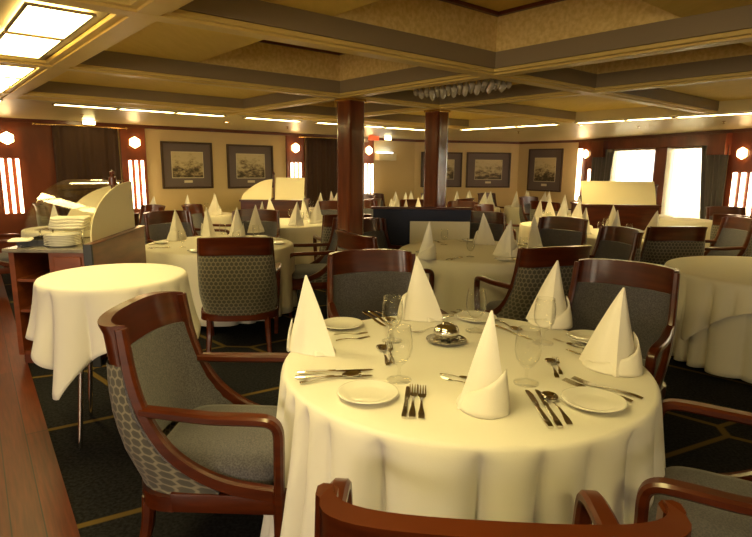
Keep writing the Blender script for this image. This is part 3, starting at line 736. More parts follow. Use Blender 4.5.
def b_spoon():
    bm = BM(); sweep(bm, [Vector((0, -.10 + .13 * i / 10, .003 + .006 * math.sin(PI * i / 10))) for i in range(11)], [.015, .017, .015, .012, .009, .008, .007, .006, .005, .005, .006], .003)
    rows = []
    for j in range(7):
        k = j / 6; rows.append([Vector((.021 * k * math.cos(2 * PI * i / 20) * (1 + .12 * math.sin(2 * PI * i / 20)), .058 + .031 * k * math.sin(2 * PI * i / 20), .002 + .007 * k * k)) for i in range(20)])
    rows[0] = [v + Vector((.001 * math.cos(i), .001 * math.sin(i), 0)) for i, v in enumerate(rows[0])]
    R_, _ = grid(bm, rows, closed=True); rows2 = [[v + Vector((0, 0, .0018)) for v in r] for r in rows]; R2, _ = grid(bm, rows2, closed=True)
    for i in range(20): bm.faces.new((R_[-1][i], R_[-1][(i + 1) % 20], R2[-1][(i + 1) % 20], R2[-1][i]))
    return new_obj('spoon', bm, 'silver', smooth='auto')
def b_knife():
    root_bm = BM(); sweep(root_bm, [Vector((0, -.115 + .115 * i / 8, .0055)) for i in range(9)], [.014, .017, .017, .016, .015, .014, .013, .012, .011], [.006, .008, .008, .008, .007, .007, .006, .006, .005])
    o = new_obj('knife', root_bm, 'silver', smooth='auto')
    bm = BM(); flat(bm, [(-.006, 0), (.006, 0), (.010, .03), (.0105, .085), (.006, .108), (-.001, .115), (-.006, .108), (-.006, .05)], .0016, z0=.004); new_obj('blade', bm, 'silver', o)
    return o
PL, GL, FK, SP, KN = Proto(b_plate), Proto(b_glass), Proto(b_fork), Proto(b_spoon), Proto(b_knife)
def at(px, py, z):
    r = F0 + R1 * ((px - 376) / FPX) + U1 * ((268.5 - py) / FPX); t = (z - CAMH) / r.z
    return Vector((r.x * t, r.y * t, z))

# ================================================================ THE NEAR TABLE
T0 = (.37, 2.25)
pedestal_table(*T0, .715, label='round pedestal dining table under the big near white tablecloth')
cloth(*T0, .75, .75, .06, 'white floor-length tablecloth on the near round table, draped in folds', nf=26, amp=.24, seed=4, flare=.09, kexp=.65, N=504, rows_n=22)
G0 = 'armchairs around the near table'
chair(-.62, 2.17, -2, 'mahogany armchair in the left foreground, seat turned to the near table, patterned back edge showing', G0)
chair(.235, 1.165, 86, 'mahogany armchair at the bottom edge, only its curved top rail and arm tips showing', G0).scale = (1.07, 1, 1)
chair(1.20, 1.61, 150, 'mahogany armchair at the bottom right corner, cut off by the frame, grey seat', G0)
chair(1.31, 3.06, 230, 'mahogany armchair right of the near table with plain slate back facing the camera', G0)
chair(.05, 3.37, 286, 'mahogany armchair behind the near table, left of centre, plain slate back facing the camera', G0)
N0 = 'folded napkins on the near table'
seats0 = ['left-hand', 'far left', 'far right', 'right-hand', 'front']
for (px, py, rot, lb) in ((312, 350, 150, 'cone-folded white napkin at the left edge of the near table'), (419, 318, 165, 'cone-folded white napkin at the far side of the near table, behind the wine glass'),
                          (549, 324, -40, 'cone-folded white napkin at the far right of the near table, before the patterned chair'), (611, 368, -40, 'cone-folded white napkin at the right edge of the near table'),
                          (483, 404, -95, 'cone-folded white napkin nearest the camera at the front centre of the near table')):
    p = at(px, py, ZT); napkin(p.x, p.y, ZT, rot, lb, N0, 1.02)
for (px, py, lb) in ((342, 327, 'white side plate behind the left napkin'), (368, 397, 'white side plate at the front left of the near table, beside the forks'), (593, 405, 'white side plate at the front right of the near table, beside the knives'),
                     (476, 320, 'white side plate at the far side of the near table behind the sugar bowl'), (590, 341, 'white side plate partly hidden behind the right-hand napkin')):
    p = at(px, py, ZT); PL(p.x, p.y, ZT, 0, lb, 'plate', 'side plates on the near table', 1.3)
for (px, py, lb) in ((399, 380, 'stemmed glass at the left of the near table, standing closest to the front left plate'), (392, 341, 'stemmed glass just left of the far napkin'), (475, 331, 'stemmed glass behind the front napkin, at the far side of the near table'),
                     (543, 343, 'stemmed glass in front of the far right napkin'), (526, 383, 'stemmed glass right of the front napkin, above the knives')):
    p = at(px, py, ZT); GL(p.x, p.y, ZT, 0, lb, 'glass', 'stemmed glasses on the near table', 1.3)
def cut(proto, a, b, lb, cat, s=1.0, z=ZT):
    p, q = at(*a, z), at(*b, z); c = (p + q) / 2; an = math.degrees(math.atan2(q.y - p.y, q.x - p.x)) - 90
    L = {'knife': .225, 'fork': .197, 'spoon': .19}[cat]; s = max(.62, min(1.3, (q - p).length / L))
    proto(c.x, c.y, z, an, lb, cat, 'silver cutlery on the near table', s)
cut(FK, (421, 427), (422, 383), 'silver fork right of the pair beside the front napkin', 'fork', .95)
cut(FK, (412, 420), (414, 386), 'silver fork left of the pair beside the front napkin', 'fork', .85)
cut(KN, (404, 419), (408, 388), 'small butter knife next to the front left plate', 'knife', .7)
cut(KN, (551, 430), (526, 391), 'silver dinner knife, left of the cutlery beside the front right plate', 'knife')
cut(KN, (560, 429), (536, 391), 'silver knife, middle of the cutlery beside the front right plate', 'knife', .92)
cut(SP, (573, 430), (543, 390), 'silver soup spoon next to the front right plate', 'spoon', 1.05)
cut(FK, (648, 401), (567, 379), 'long silver fork behind the front right plate', 'fork', 1.0)
cut(FK, (640, 405), (556, 380), 'silver fork just in front of the long one behind the front right plate', 'fork', .9)
cut(KN, (295, 374), (376, 371), 'silver dinner knife in front of the left napkin', 'knife')
cut(KN, (296, 379), (372, 377), 'silver knife, the nearer of two in front of the left napkin', 'knife', .92)
cut(SP, (300, 384), (365, 375), 'silver spoon in front of the left napkin', 'spoon', 1.0)
cut(FK, (334, 335), (368, 334), 'silver fork right of the left napkin, upper', 'fork', .85)
cut(FK, (336, 341), (370, 338), 'silver fork right of the left napkin, lower', 'fork', .85)
cut(SP, (389, 369), (380, 344), 'dessert spoon left of the tall front glass', 'spoon', .72)
cut(FK, (393, 367), (388, 343), 'dessert fork left of the tall front glass', 'fork', .72)
cut(SP, (444, 375), (466, 379), 'dessert spoon in the middle of the near table above the front napkin', 'spoon', .7)
cut(FK, (466, 384), (445, 379), 'dessert fork in the middle of the near table above the front napkin', 'fork', .7)
cut(SP, (557, 378), (549, 360), 'dessert spoon between the right glass and right napkin', 'spoon', .7)
cut(FK, (561, 375), (555, 359), 'dessert fork between the right glass and right napkin', 'fork', .7)
cut(KN, (363, 313), (386, 328), 'silver knife, left of the three at the far left chair', 'knife', .95)
cut(KN, (369, 312), (392, 327), 'silver knife, right of the three at the far left chair', 'knife', .9)
cut(SP, (375, 311), (396, 325), 'silver spoon at the far left chair', 'spoon', .95)
cut(FK, (440, 327), (412, 334), 'silver fork lying below the far napkin', 'fork', .8)
cut(FK, (452, 312), (470, 322), 'silver fork right of the far napkin', 'fork', .9)
cut(FK, (458, 310), (476, 320), 'second silver fork right of the far napkin', 'fork', .85)
cut(KN, (492, 326), (532, 341), 'silver knife left of the far right napkin', 'knife', .95)
cut(SP, (494, 320), (522, 334), 'silver spoon left of the far right napkin', 'spoon', .9)
cut(FK, (582, 346), (553, 340), 'silver fork at the foot of the far right napkin', 'fork', .85)
cut(KN, (592, 359), (566, 350), 'silver knife left of the right-hand napkin', 'knife', .8)
cut(SP, (590, 352), (566, 344), 'silver spoon left of the right-hand napkin', 'spoon', .8)
# sugar bowl
p = at(446, 342, ZT); root = empty('sugar_bowl', p)
mat('patterned_china', (.45, .40, .30), .2, coat=.4, noise=((90, 90, 90), (.015, .015, .03)))
bm = BM(); lathe(bm, [(.02, .014), (.034, .02), (.040, .034), (.038, .046), (.034, .05)], 32); new_obj('bowl', bm, 'silver', root, smooth=True)
bm = BM(); lathe(bm, [(.036, .05), (.034, .055), (.02, .064), (.006, .068), (0, .069)], 32); ld = new_obj('lid', bm, 'silver', root, smooth=True)
bm = BM(); tube(bm, catmull([(-.012, 0, .066), (-.010, 0, .082), (.004, 0, .088), (.022, 0, .092)], 5), .0035); new_obj('knob', bm, 'silver', ld, smooth=True)
root.scale = (1.5, 1.5, 1.4); tag(root, 'covered silver sugar bowl on a patterned saucer in the middle of the near table', 'sugar bowl')
bm = BM(); lathe(bm, [(0, .003), (.04, .003), (.066, .012), (.067, .014), (.04, .009), (0, .009)], 40); o = new_obj('saucer', bm, 'patterned_china', smooth=True, loc=p); o.scale = (1.4, 1.4, 1.2); tag(o, 'dark patterned saucer under the sugar bowl', 'saucer')

# ================================================================ SERVICE TABLES
ps = Vector((-1.50, 3.12, 0))
pedestal_table(ps.x, ps.y, .38, .925, 'small round service table with chrome legs at the left', legs=True)
cloth(ps.x, ps.y, .39, .93, .5, 'white square tablecloth with hanging corners on the small round left table', nf=13, amp=.085, square=.70, rot=math.radians(30), seed=3, flare=.08)
pb = Vector((3.26, 4.40, 0))
pedestal_table(pb.x, pb.y, .80, .745, 'round service table under layered cloths at the right edge')
cloth(pb.x, pb.y, .80, .742, .04, 'floor-length cream undercloth on the service table at the right edge', 'cloth_far', nf=22, amp=.13, seed=9, flare=.0)
cloth(pb.x, pb.y, .825, .752, .4, 'cream square overlay cloth with hanging corners on the service table at the right edge', 'cloth_far', nf=20, amp=.10, square=.98, rot=math.radians(60), seed=8, flare=.06)

# ================================================================ OTHER TABLES
def settings(tx, ty, R, z, dirs, tname, glass=True, plates=False, s=1.0):
    for dr_ in dirs:
        a, lb = dr_[:2]
        an = math.radians(a); r = R - .2; x, y = tx + r * math.cos(an), ty + r * math.sin(an)
        if len(dr_) == 4: p_ = at(dr_[2], dr_[3], z); x, y = p_.x, p_.y
        napkin(x, y, z, a + 40, 'white cone-folded napkin, %s on the %s' % (lb, tname), 'napkins on the ' + tname, s)
        if glass:
            gx, gy = tx + (R - .32) * math.cos(an + .38), ty + (R - .32) * math.sin(an + .38)
            GL(gx, gy, z, 0, 'stemmed glass by the %s napkin of the %s' % (lb, tname), 'glass', 'glasses on the ' + tname, 1.0)
        if plates:
            gx, gy = tx + (R - .14) * math.cos(an - .36), ty + (R - .14) * math.sin(an - .36)
            PL(gx, gy, z, 0, 'white side plate at the %s seat of the %s' % (lb, tname), 'plate', 'side plates on the ' + tname)
            for k, (pr, ct, da) in enumerate(((KN, 'knife', .2), (SP, 'spoon', .25), (FK, 'fork', -.2))):
                gx, gy = tx + (R - .13) * math.cos(an + da), ty + (R - .13) * math.sin(an + da)
                pr(gx, gy, z, a + 90, 'silver %s at the %s seat of the %s' % (ct, lb, tname), ct, 'cutlery on the ' + tname, .95)
OBST = [(-1.72, 9.5, .62), (3.6, 9.1, .5), (4.2, 9.1, .5), (.52, 6.34, .5), (-.25, 7.95, .3), (.62, 8.6, .6), (-.26, 5.55, .15), (.67, 6.5, .15), (3.18, 4.42, .9),
        (1.02, 5.45, .78), (-1.62, 5.72, .74), (-1.35, 8.0, .7), (3.08, 6.92, .68), (2.62, 8.1, .5), (3.9, 10.4, .6), (4.75, 8.5, .38), (5.45, 7.7, .42), (4.85, 9.95, .38), (-3.75, 8.55, .6), (-2.92, 9.3, .5), (-3.9, 7.0, .5), (-1.05, 10.6, .55), (.72, 11.1, .55), (2.0, 11.6, .55), (3.3, 11.9, .55)]
CH = [(x_, y_) for x_, y_ in ((.08, 4.93), (.18, 5.86), (2.06, 5.28), (1.95, 6.24), (1.28, 6.86), (-1.18, 4.72), (-.68, 5.98), (-2.32, 6.55), (-1.55, 6.82), (-.42, 6.98), (3.05, 5.92), (4.05, 6.66))]
def free(x, y, own):
    for (a, b_, r) in OBST:
        if (a, b_) != own and math.hypot(x - a, y - b_) < r + .30: return False
    for (a, b_) in CH:
        if math.hypot(x - a, y - b_) < .76: return False
    for P, Q in ((LE, A0), (A0, B1), (B1, B2), (B2, RE)):
        d = (Q - P).normalized()
        if (x - P.x) * d.y - (y - P.y) * d.x < .45: return False
    return True
def full_table(x, y, R, tname, seats, naps=None, z=.745, plates=False, glass=True, hem=.08, seed=0, ns=1.0, gap=.29, nf=None):
    """seats: list of (angle from table centre to chair, label word)"""
    pedestal_table(x, y, R, z, 'round pedestal table under the cloth of the ' + tname)
    cloth(x, y, R + .005, z + .005, hem, 'cream floor-length tablecloth on the ' + tname, 'cloth_far', nf=nf or int(R * 28), amp=.09, seed=seed + 11, N=144, flare=.02, rows_n=8)
    for a, lb in seats:
        an = math.radians(a); cx_, cy_ = x + (R + gap) * math.cos(an), y + (R + gap) * math.sin(an)
        if not free(cx_, cy_, (x, y)): continue
        CH.append((cx_, cy_)); chair(x + (R + gap) * math.cos(an), y + (R + gap) * math.sin(an), a + 180, 'mahogany armchair on the %s side of the %s' % (lb, tname), 'armchairs around the ' + tname)
    settings(x, y, R, z + .007, naps if naps is not None else seats, tname, glass, plates, ns)

RING = [(215, 'near left'), (270, 'near'), (325, 'near right'), (180, 'left'), (0, 'right'), (45, 'far right'), (135, 'far left'), (90, 'far')]
# mid table
TM = 'mid-view round table'
x2, y2 = 1.02, 5.45
full_table(x2, y2, .78, TM, [], naps=[(228, 'front left', 427, 258), (110, 'far left', 484, 244), (-60, 'front right', 507, 256), (20, 'right', 533, 247)], plates=True, seed=1)
G2 = 'armchairs around the mid-view table'
chair(1.24, 4.36, 108, 'mahogany armchair with honeycomb-patterned outer back, between the near table and the mid-view table', G2)
chair(.08, 4.93, 30, 'mahogany armchair left of the mid-view table, seen from behind over the slate-backed chair', G2)
chair(.18, 5.86, 330, 'mahogany armchair at the far left of the mid-view table, its slate back facing the camera', G2)
chair(2.06, 5.28, 190, 'mahogany armchair right of the mid-view table, turned to the left', G2)
chair(1.95, 6.24, 222, 'mahogany armchair at the far right of the mid-view table, with a dark wide top rail', G2)
chair(1.28, 6.86, 255, 'mahogany armchair at the far side of the mid-view table, right of the navy partition', G2)
# left table
TL = 'left round table'
full_table(-1.62, 5.72, .74, TL, [], naps=[(205, 'left', 177, 240), (80, 'far', 209, 236), (285, 'front right', 236, 236), (20, 'right', 256, 232)], plates=True, seed=2)
G3 = 'armchairs around the left table'
chair(-1.18, 4.72, 99, 'mahogany armchair with honeycomb-patterned back, standing left of centre with its back to the camera', G3)
chair(-.68, 5.98, 192, 'mahogany armchair between the left table and the left column, its inner back facing left', G3)
chair(-2.32, 6.55, 318, 'mahogany armchair at the far left of the left table, plain back facing the camera', G3)
chair(-1.55, 6.82, 268, 'mahogany armchair on the far side of the left table, plain back facing the camera', G3)
# table behind it
full_table(-1.35, 8.0, .7, 'table before the white screens', [(300, 'near right'), (240, 'near left'), (180, 'left'), (60, 'far right')],
           naps=[(245, 'front left'), (300, 'front right'), (0, 'right'), (120, 'far left'), (60, 'far right')], seed=3, ns=.98)
chair(-.42, 6.98, 104, 'mahogany armchair seen from behind directly left of the left wood column', G3)
# right group
full_table(3.08, 6.92, .68, 'right round table', [(20, 'right')], naps=[(180, 'left'), (235, 'front left'), (290, 'front right'), (80, 'far')], seed=4)
G4 = 'armchairs around the right table'
chair(3.05, 5.92, 92, 'mahogany armchair with its back to the camera, in front of the right table', G4)
chair(4.05, 6.66, 178, 'mahogany armchair beyond the right-edge service table, facing left', G4)
full_table(2.62, 8.1, .5, 'small centre-right back table', [(150, 'left')], naps=[(200, 'left'), (265, 'front'), (330, 'right'), (90, 'far')], seed=5, ns=1.1)
full_table(3.9, 10.4, .6, 'table near the window corner', RING, naps=[(180, 'left'), (230, 'front left'), (300, 'front right'), (60, 'far')], seed=6)
# bare service table in front of the right window
pedestal_table(4.75, 8.5, .36, .80, 'small round service table in front of the right bright window')
cloth(4.75, 8.5, .37, .805, .1, 'cream tablecloth on the small round table in front of the right bright window', 'cloth_far', nf=18, amp=.025, seed=21, N=144, rows_n=8)
full_table(5.45, 7.7, .42, 'table at the right lamp', RING, naps=[(190, 'left'), (240, 'front left'), (300, 'front right')], seed=7)
full_table(4.85, 9.95, .38, 'table by the right window', RING, naps=[(180, 'left'), (90, 'far')], seed=8)
# far left
full_table(-3.75, 8.55, .6, 'table behind the food guard', RING, naps=[(190, 'left'), (270, 'front'), (340, 'right')], seed=9)
full_table(-2.92, 9.3, .5, 'table below the second picture', RING, naps=[(240, 'front left'), (330, 'right'), (60, 'far')], seed=10)
full_table(-3.9, 7.0, .5, 'table below the leftmost lamp', RING, naps=[(270, 'front'), (20, 'right')], seed=15)
full_table(-1.05, 10.6, .55, 'table beside the brown drape', RING, naps=[(200, 'left'), (270, 'front'), (60, 'far'), (330, 'right')], seed=12)
# back rows
full_table(.62, 8.6, .6, 'table beyond the columns', RING, naps=[(190, 'left'), (240, 'front left'), (300, 'front right'), (0, 'right'), (80, 'far')], seed=31)
far = [(.72, 11.1, 'back table behind navy partition'), (2.0, 11.6, 'back table below landscape print'), (3.3, 11.9, 'back table below portrait print')]
for i, (x, y, nm) in enumerate(far):
    full_table(x, y, .55, nm, RING, naps=[(190, 'left'), (240, 'front left'), (300, 'front right'), (350, 'right'), (90, 'far')], seed=13 + i)
# navy bench back and cream-clothed sideboard
root = empty('partition', (.52, 6.37, 0))
bm = BM(); box(bm, -.56, .56, -.03, .03, .08, 1.08, bev=.012); new_obj('fabric_panel', bm, 'navy', root)
bm = BM(); box(bm, -.58, .58, -.035, .035, 1.08, 1.105, bev=.006); new_obj('cap_rail', bm, 'mahogany', root)
bm = BM(); box(bm, -.58, .58, -.035, .035, 0, .08, bev=.004); new_obj('plinth', bm, 'dark_trim', root)
tag(root, 'navy blue partition in front of the right wood column, behind the mid-view table', 'partition')
root = empty('display_panel', (.72, 6.285, 0), .0)
bm = BM(); box(bm, -.34, .34, -.012, .012, .30, .95, bev=.006); new_obj('panel', bm, 'cloth_far', root)
bm = BM(); box(bm, -.34, .34, -.025, .025, 0, .30); new_obj('stand', bm, 'dark_trim', root)
tag(root, 'plain cream rectangular panel standing against the navy partition', 'panel')
def draped_box(x, y, w, d, h, rz, label):
    root = empty('side_table', (x, y, 0), rz)
    bm = BM(); box(bm, -w / 2, w / 2, -d / 2, d / 2, h - .03, h - .004); new_obj('tabletop', bm, 'dark_trim', root)
    for sx in (-1, 1):
        for sy in (-1, 1): bm = BM(); box(bm, sx * (w / 2 - .04) - .02, sx * (w / 2 - .04) + .02, sy * (d / 2 - .04) - .02, sy * (d / 2 - .04) + .02, 0, h - .03); new_obj('leg', bm, 'dark_trim', root)
    tag(root, 'side table under the ' + ' '.join(label.split()[1:]), 'table')
    bm = BM(); rows = []
    per = []
    for i in range(160):
        q = i / 160 * 4; k = int(q); f = q - k; P = [(-1, -1), (1, -1), (1, 1), (-1, 1), (-1, -1)]
        per.append((P[k][0] + (P[k + 1][0] - P[k][0]) * f, P[k][1] + (P[k + 1][1] - P[k][1]) * f))
    for j in range(9):
        t = j / 8; e = .004 + .02 * t
        rows.append([Vector((a * (w / 2 + e + .006 * t * math.sin(i * .8)), b_ * (d / 2 + e + .006 * t * math.sin(i * .8)), h - (h - .1) * t)) for i, (a, b_) in enumerate(per)])
    R_, _ = grid(bm, rows, closed=True); bm.faces.new(R_[0][::-1])
    o = new_obj('tablecloth', bm, 'cloth_far', smooth='auto', loc=(x, y, 0)); o.rotation_euler = (0, 0, rz); md = o.modifiers.new('thickness', 'SOLIDIFY'); md.thickness = .003; md.offset = -1
    tag(o, label, 'tablecloth')
draped_box(-.25, 7.95, .3, .35, .80, -.03, 'plain cream cloth covering a narrow side table right of the left column')

# ================================================================ BUFFET
bx = frame_mtx(Vector((-2.78, 4.14, 0)), Vector((1, .0, 0)))   # x to the right, y away from the camera
rzb = 0.0
W_, D_, H_ = .60, .92, .92
root = empty('buffet_sideboard', bx.translation, rzb)
bm = BM()
box(bm, 0, .04, 0, D_, .08, H_ - .03); box(bm, W_ - .04, W_, 0, D_, .08, H_ - .03); box(bm, .04, W_ - .04, D_ - .03, D_, .08, H_ - .03)
box(bm, .04, W_ - .04, .01, D_ - .03, .08, .11); box(bm, .3, .33, .005, D_ - .03, .11, H_ - .03)
box(bm, .33, W_ - .04, .0, .02, .11, H_ - .03)
new_obj('carcass', bm, 'buffet_wood', root)
bm = BM(); box(bm, .02, W_ - .02, .03, D_ - .02, 0, .08); new_obj('plinth', bm, 'dark_trim', root)
for z in (.42, .66): bm = BM(); box(bm, .04, .3, .012, D_ - .03, z, z + .022); new_obj('shelf', bm, 'buffet_wood', root)
dr = BM(); box(dr, .345, W_ - .05, -.016, 0, .13, H_ - .06, bev=.006); d_ = new_obj('door', dr, 'buffet_wood', root)
bm = BM(); tube(bm, [Vector((.37, -.04, .45)), Vector((.37, -.04, .57))], .006); tube(bm, [Vector((.37, -.04, .47)), Vector((.37, -.01, .47))], .005); tube(bm, [Vector((.37, -.04, .55)), Vector((.37, -.01, .55))], .005); new_obj('handle', bm, 'brass', d_, smooth=True)
bm = BM(); box(bm, -.03, W_ + .0, -.03, D_ + .02, H_ - .03, H_, bev=.008); new_obj('worktop', bm, 'counter_top', root)
# raised sloping side cheek with a dark end post
bm = BM(); v = []
for x in (W_ + .002, W_ + .045):
    for (y, z) in ((-.02, .10), (D_ + .02, .10), (D_ + .02, .985), (-.02, .945)): v.append(bm.verts.new((x, y, z)))
for q in ((0, 1, 2, 3), (7, 6, 5, 4), (0, 4, 5, 1), (1, 5, 6, 2), (2, 6, 7, 3), (3, 7, 4, 0)): bm.faces.new([v[i] for i in q])
new_obj('side_cheek', bm, 'buffet_wood', root)
bm = BM(); box(bm, W_ - .01, W_ + .055, -.045, -.021, .0, .96, bev=.005); new_obj('end_post', bm, 'black_plastic', root)
bm = BM(); v = []
sweep(bm, [Vector((W_ + .024, -.04, .952)), Vector((W_ + .024, D_ + .03, .993))], .06, .016); new_obj('cap_rail', bm, 'dark_trim', root)
tag(root, 'red-brown wooden buffet sideboard with a stone top at the left edge', 'sideboard')
# food guard on top: curved clear glass with frosted end
def food_guard(mtx, rz, w, d, h, z0, label, frost_front=False, name='food_guard', post=True):
    root = empty(name, mtx @ Vector((0, 0, z0)), rz)
    arc = []
    for i in range(17):
        t = i / 16 * PI / 2; arc.append((d * .0 + d * (1 - math.cos(t)) , h * (.12 + .88 * math.sin(t))))
    bm = BM()
    grid_rows = [[Vector((x, y, z)) for (y, z) in arc] for x in (0, w)]
    solid_grid(bm, grid_rows, [[Vector((x, y + .006, z - .006)) for (y, z) in arc] for x in (0, w)])
    new_obj('curved_glass', bm, 'frost' if frost_front else 'glass', root, smooth='auto')
    for x in (w - .008, 0.0):
        bm = BM(); lo = [(y * .97 + .015, z * .96) for (y, z) in arc] + [(d, .02), (.015, .02)]
        a = [bm.verts.new((x, y, z)) for y, z in lo]; b_ = [bm.verts.new((x + .008, y, z)) for y, z in lo]
        bm.faces.new(a); bm.faces.new(b_[::-1])
        for i in range(len(lo)): bm.faces.new((a[i], b_[i], b_[(i + 1) % len(lo)], a[(i + 1) % len(lo)]))
        new_obj('end_panel', bm, 'frost' if (x > 0 or frost_front) else 'glass', root)
        if frost_front: continue
    if post:
        bm = BM(); lathe(bm, [(0, 0), (.03, 0), (.03, .02), (.018, .03), (.018, h * .9), (.03, h * .92), (.03, h + .02), (.012, h + .03), (.022, h + .05), (.022, h + .065), (0, h + .08)], 16, w - .03, d * .62, 0); new_obj('post', bm, 'mahogany', root, smooth='auto')
    tag(root, label, 'food guard'); return root
food_guard(bx @ Matrix.Translation((.08, .08, 0)), rzb, W_ - .09, .80, .50, H_ + .002, 'curved glass food guard with frosted end panel standing on the left buffet')
def wl(x, y, z): return bx @ Vector((x, y, z))
fg = bpy.data.objects['food_guard']
bm = BM(); lo = []
for i in range(17):
    t = i / 16 * PI / 2; lo.append((1 - math.cos(t), .46 * (.10 + .90 * math.sin(t))))
a_ = Vector((.03, .50, 0)); e_ = Vector((W_ - .11, .76, 0)); dd_ = (e_ - a_); nn = Vector((-dd_.y, dd_.x, 0)).normalized() * .007
pts_ = [a_ + dd_ * q + Vector((0, 0, z)) for q, z in lo] + [e_ + Vector((0, 0, .004)), a_ + dd_ * .01 + Vector((0, 0, .004))]
A_ = [bm.verts.new(p) for p in pts_]; B_ = [bm.verts.new(p + nn) for p in pts_]
bm.faces.new(A_); bm.faces.new(B_[::-1])
for i in range(len(A_)): bm.faces.new((A_[i], B_[i], B_[(i + 1) % len(A_)], A_[(i + 1) % len(A_)]))
new_obj('frosted_screen', bm, 'frost', fg)
def b_dplate():
    bm = BM(); lathe(bm, [(0, .0), (.085, .0), (.09, .003), (.128, .016), (.130, .019), (.126, .020), (.088, .008), (0, .006)], 40); return new_obj('dinner_plate', bm, 'china', smooth=True)
DP = Proto(b_dplate)
for k in range(7):
    p = wl(.335, .15, H_ + .002 + .0125 * k); DP(p.x, p.y, p.z, 0, 'white dinner plate in the stack at the front of the buffet, %s from the bottom' % ordn[k], 'plate', 'stacked dinner plates on the buffet')
bm = BM(); box(bm, -.2, .2, -.12, .12, 0, .008); o = new_obj('glass_shelf', bm, 'glass', loc=wl(.25, .38, H_ + .105)); o.rotation_euler = (0, 0, rzb)
sh = o
for sx in (-.17, .17):
    for sy in (-.09, .09): bm = BM(); tube(bm, [Vector((sx, sy, -.103)), Vector((sx, sy, 0))], .008); new_obj('support', bm, 'chrome', sh, smooth=True)
tag(o, 'low glass shelf on chrome posts behind the plate stack on the buffet', 'shelf')
for k in range(4):
    bm = BM(); n = 24; rows = []
    for j, (e, z) in enumerate(((0, 0), (.006, .005), (.006, .013), (0, .019))):
        rows.append([Vector(((.13 + e) * math.copysign(abs(math.cos(2 * PI * i / n)) ** .3, math.cos(2 * PI * i / n)), (.09 + e) * math.copysign(abs(math.sin(2 * PI * i / n)) ** .3, math.sin(2 * PI * i / n)), z + .003 * math.sin(i * 1.3 + k))) for i in range(n)])
    R_, _ = grid(bm, rows, closed=True); bm.faces.new(R_[0][::-1]); bm.faces.new(R_[-1])
    o = new_obj('folded_cloth', bm, 'napkin', smooth='auto', loc=wl(.27 + .006 * k, .38, H_ + .118 + .0235 * k)); o.rotation_euler = (0, 0, rzb + .08 * k)
    tag(o, 'folded white cloth in the pile on the glass shelf, %s from the bottom' % ordn[k], 'cloth', 'pile of folded cloths on the buffet')
root = empty('cutlery_tray', wl(.125, .26, H_ + .002), rzb)
bm = BM(); box(bm, -.12, .12, -.16, .16, 0, .008); 
for a in (-.12, -.04, .04, .112): box(bm, a, a + .008, -.16, .16, .008, .045)
for a in (-.16, .152): box(bm, -.112, .112, a, a + .008, .008, .045)
new_obj('tray', bm, 'black_plastic', root); tag(root, 'dark divided cutlery tray on the left of the buffet top', 'tray')
for k in range(3):
    p = wl(.05 + .078 * k, .26, H_ + .012); (FK, KN, SP)[k](p.x, p.y, p.z, math.degrees(rzb), 'silver %s lying in the tray on the buffet' % ('fork', 'knife', 'spoon')[k], ('fork', 'knife', 'spoon')[k], 'cutlery in the buffet tray')
bm = BM(); rows = []
for j, (e, z) in enumerate(((0, 0), (.004, .004), (0, .010))): rows.append([Vector(((.075 + e) * math.copysign(abs(math.cos(2 * PI * i / 24)) ** .35, math.cos(2 * PI * i / 24)), (.10 + e) * math.copysign(abs(math.sin(2 * PI * i / 24)) ** .35, math.sin(2 * PI * i / 24)), z)) for i in range(24)])
R_, _ = grid(bm, rows, closed=True); bm.faces.new(R_[0][::-1]); bm.faces.new(R_[-1])
o = new_obj('folded_cloth', bm, 'napkin', smooth='auto', loc=wl(.055, .0 + .08, H_ + .05)); o.rotation_euler = (.0, 0, rzb + .4); tag(o, 'single folded white cloth lying on the front corner of the cutlery tray', 'cloth')

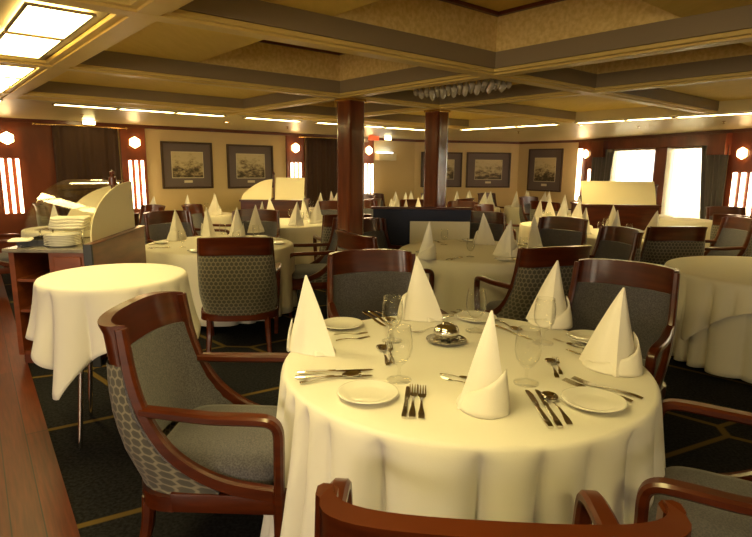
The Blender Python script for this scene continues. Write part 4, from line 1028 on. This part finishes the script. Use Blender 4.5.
# second and third food-guard stations
def station(x, y, w, rz, label, glabel, z=1.0, h=.34, frost=True):
    mt_ = frame_mtx(Vector((x - w / 2 * math.cos(rz), y - w / 2 * math.sin(rz), 0)), Vector((math.cos(rz), math.sin(rz), 0)))
    root = empty('buffet_station', mt_.translation, rz)
    bm = BM(); box(bm, 0, w, 0, .6, .08, z - .03, bev=.006); new_obj('carcass', bm, 'mahogany', root)
    bm = BM(); box(bm, .02, w - .02, .02, .58, 0, .08); new_obj('plinth', bm, 'dark_trim', root)
    bm = BM(); box(bm, -.02, w + .02, -.02, .62, z - .03, z, bev=.006); new_obj('worktop', bm, 'mahogany', root)
    tag(root, label, 'sideboard')
    return mt_
mt1 = station(-1.72, 9.2, 1.05, 0, 'dark wooden serving station below the two white screens left of the columns', '')
g = empty('food_guard', mt1 @ Vector((0, .04, 1.002)))
def panel(x0, x1, h0, h1, par, y=0, curve=0):
    bm = BM(); n = 14; lo, hi = [], []
    for i in range(n + 1):
        q = i / n; x = x0 + (x1 - x0) * q; h = h0 + (h1 - h0) * (math.sin(q * PI / 2) ** .9 if curve > 0 else q)
        lo.append((x, h))
    A = [[Vector((x, y, .0)) for x, h in lo], [Vector((x, y + .16 * .5, h * .6)) for x, h in lo], [Vector((x, y + .16, h)) for x, h in lo]]
    B = [[v + Vector((0, .008, 0)) for v in r] for r in A]
    solid_grid(bm, A, B); return new_obj('frosted_panel', bm, 'frost', par, smooth='auto')
panel(.0, .50, .08, .33, g, curve=1); panel(.56, 1.04, .36, .36, g)
bm = BM(); lathe(bm, [(0, 0), (.022, 0), (.022, .02), (.012, .03), (.012, .40), (.024, .41), (.024, .43), (0, .46)], 14, .53, .1, 0); new_obj('post', bm, 'mahogany', g, smooth='auto')
tag(g, 'pair of frosted white screens, one curved, one square, on a station left of the columns', 'food guard')
mt2 = station(3.88, 8.85, 1.2, -.05, 'dark wooden serving station below the long white screen by the windows', '')
g = empty('food_guard', mt2 @ Vector((0, .04, 1.002)), -.05)
panel(.0, 1.16, .36, .36, g)
bm = BM(); lathe(bm, [(0, 0), (.022, 0), (.022, .02), (.012, .03), (.012, .28), (.024, .29), (.024, .31), (0, .33)], 14, 1.18, .1, 0); new_obj('post', bm, 'mahogany', g, smooth='auto')
tag(g, 'long frosted white screen on the serving station in front of the bright windows', 'food guard')
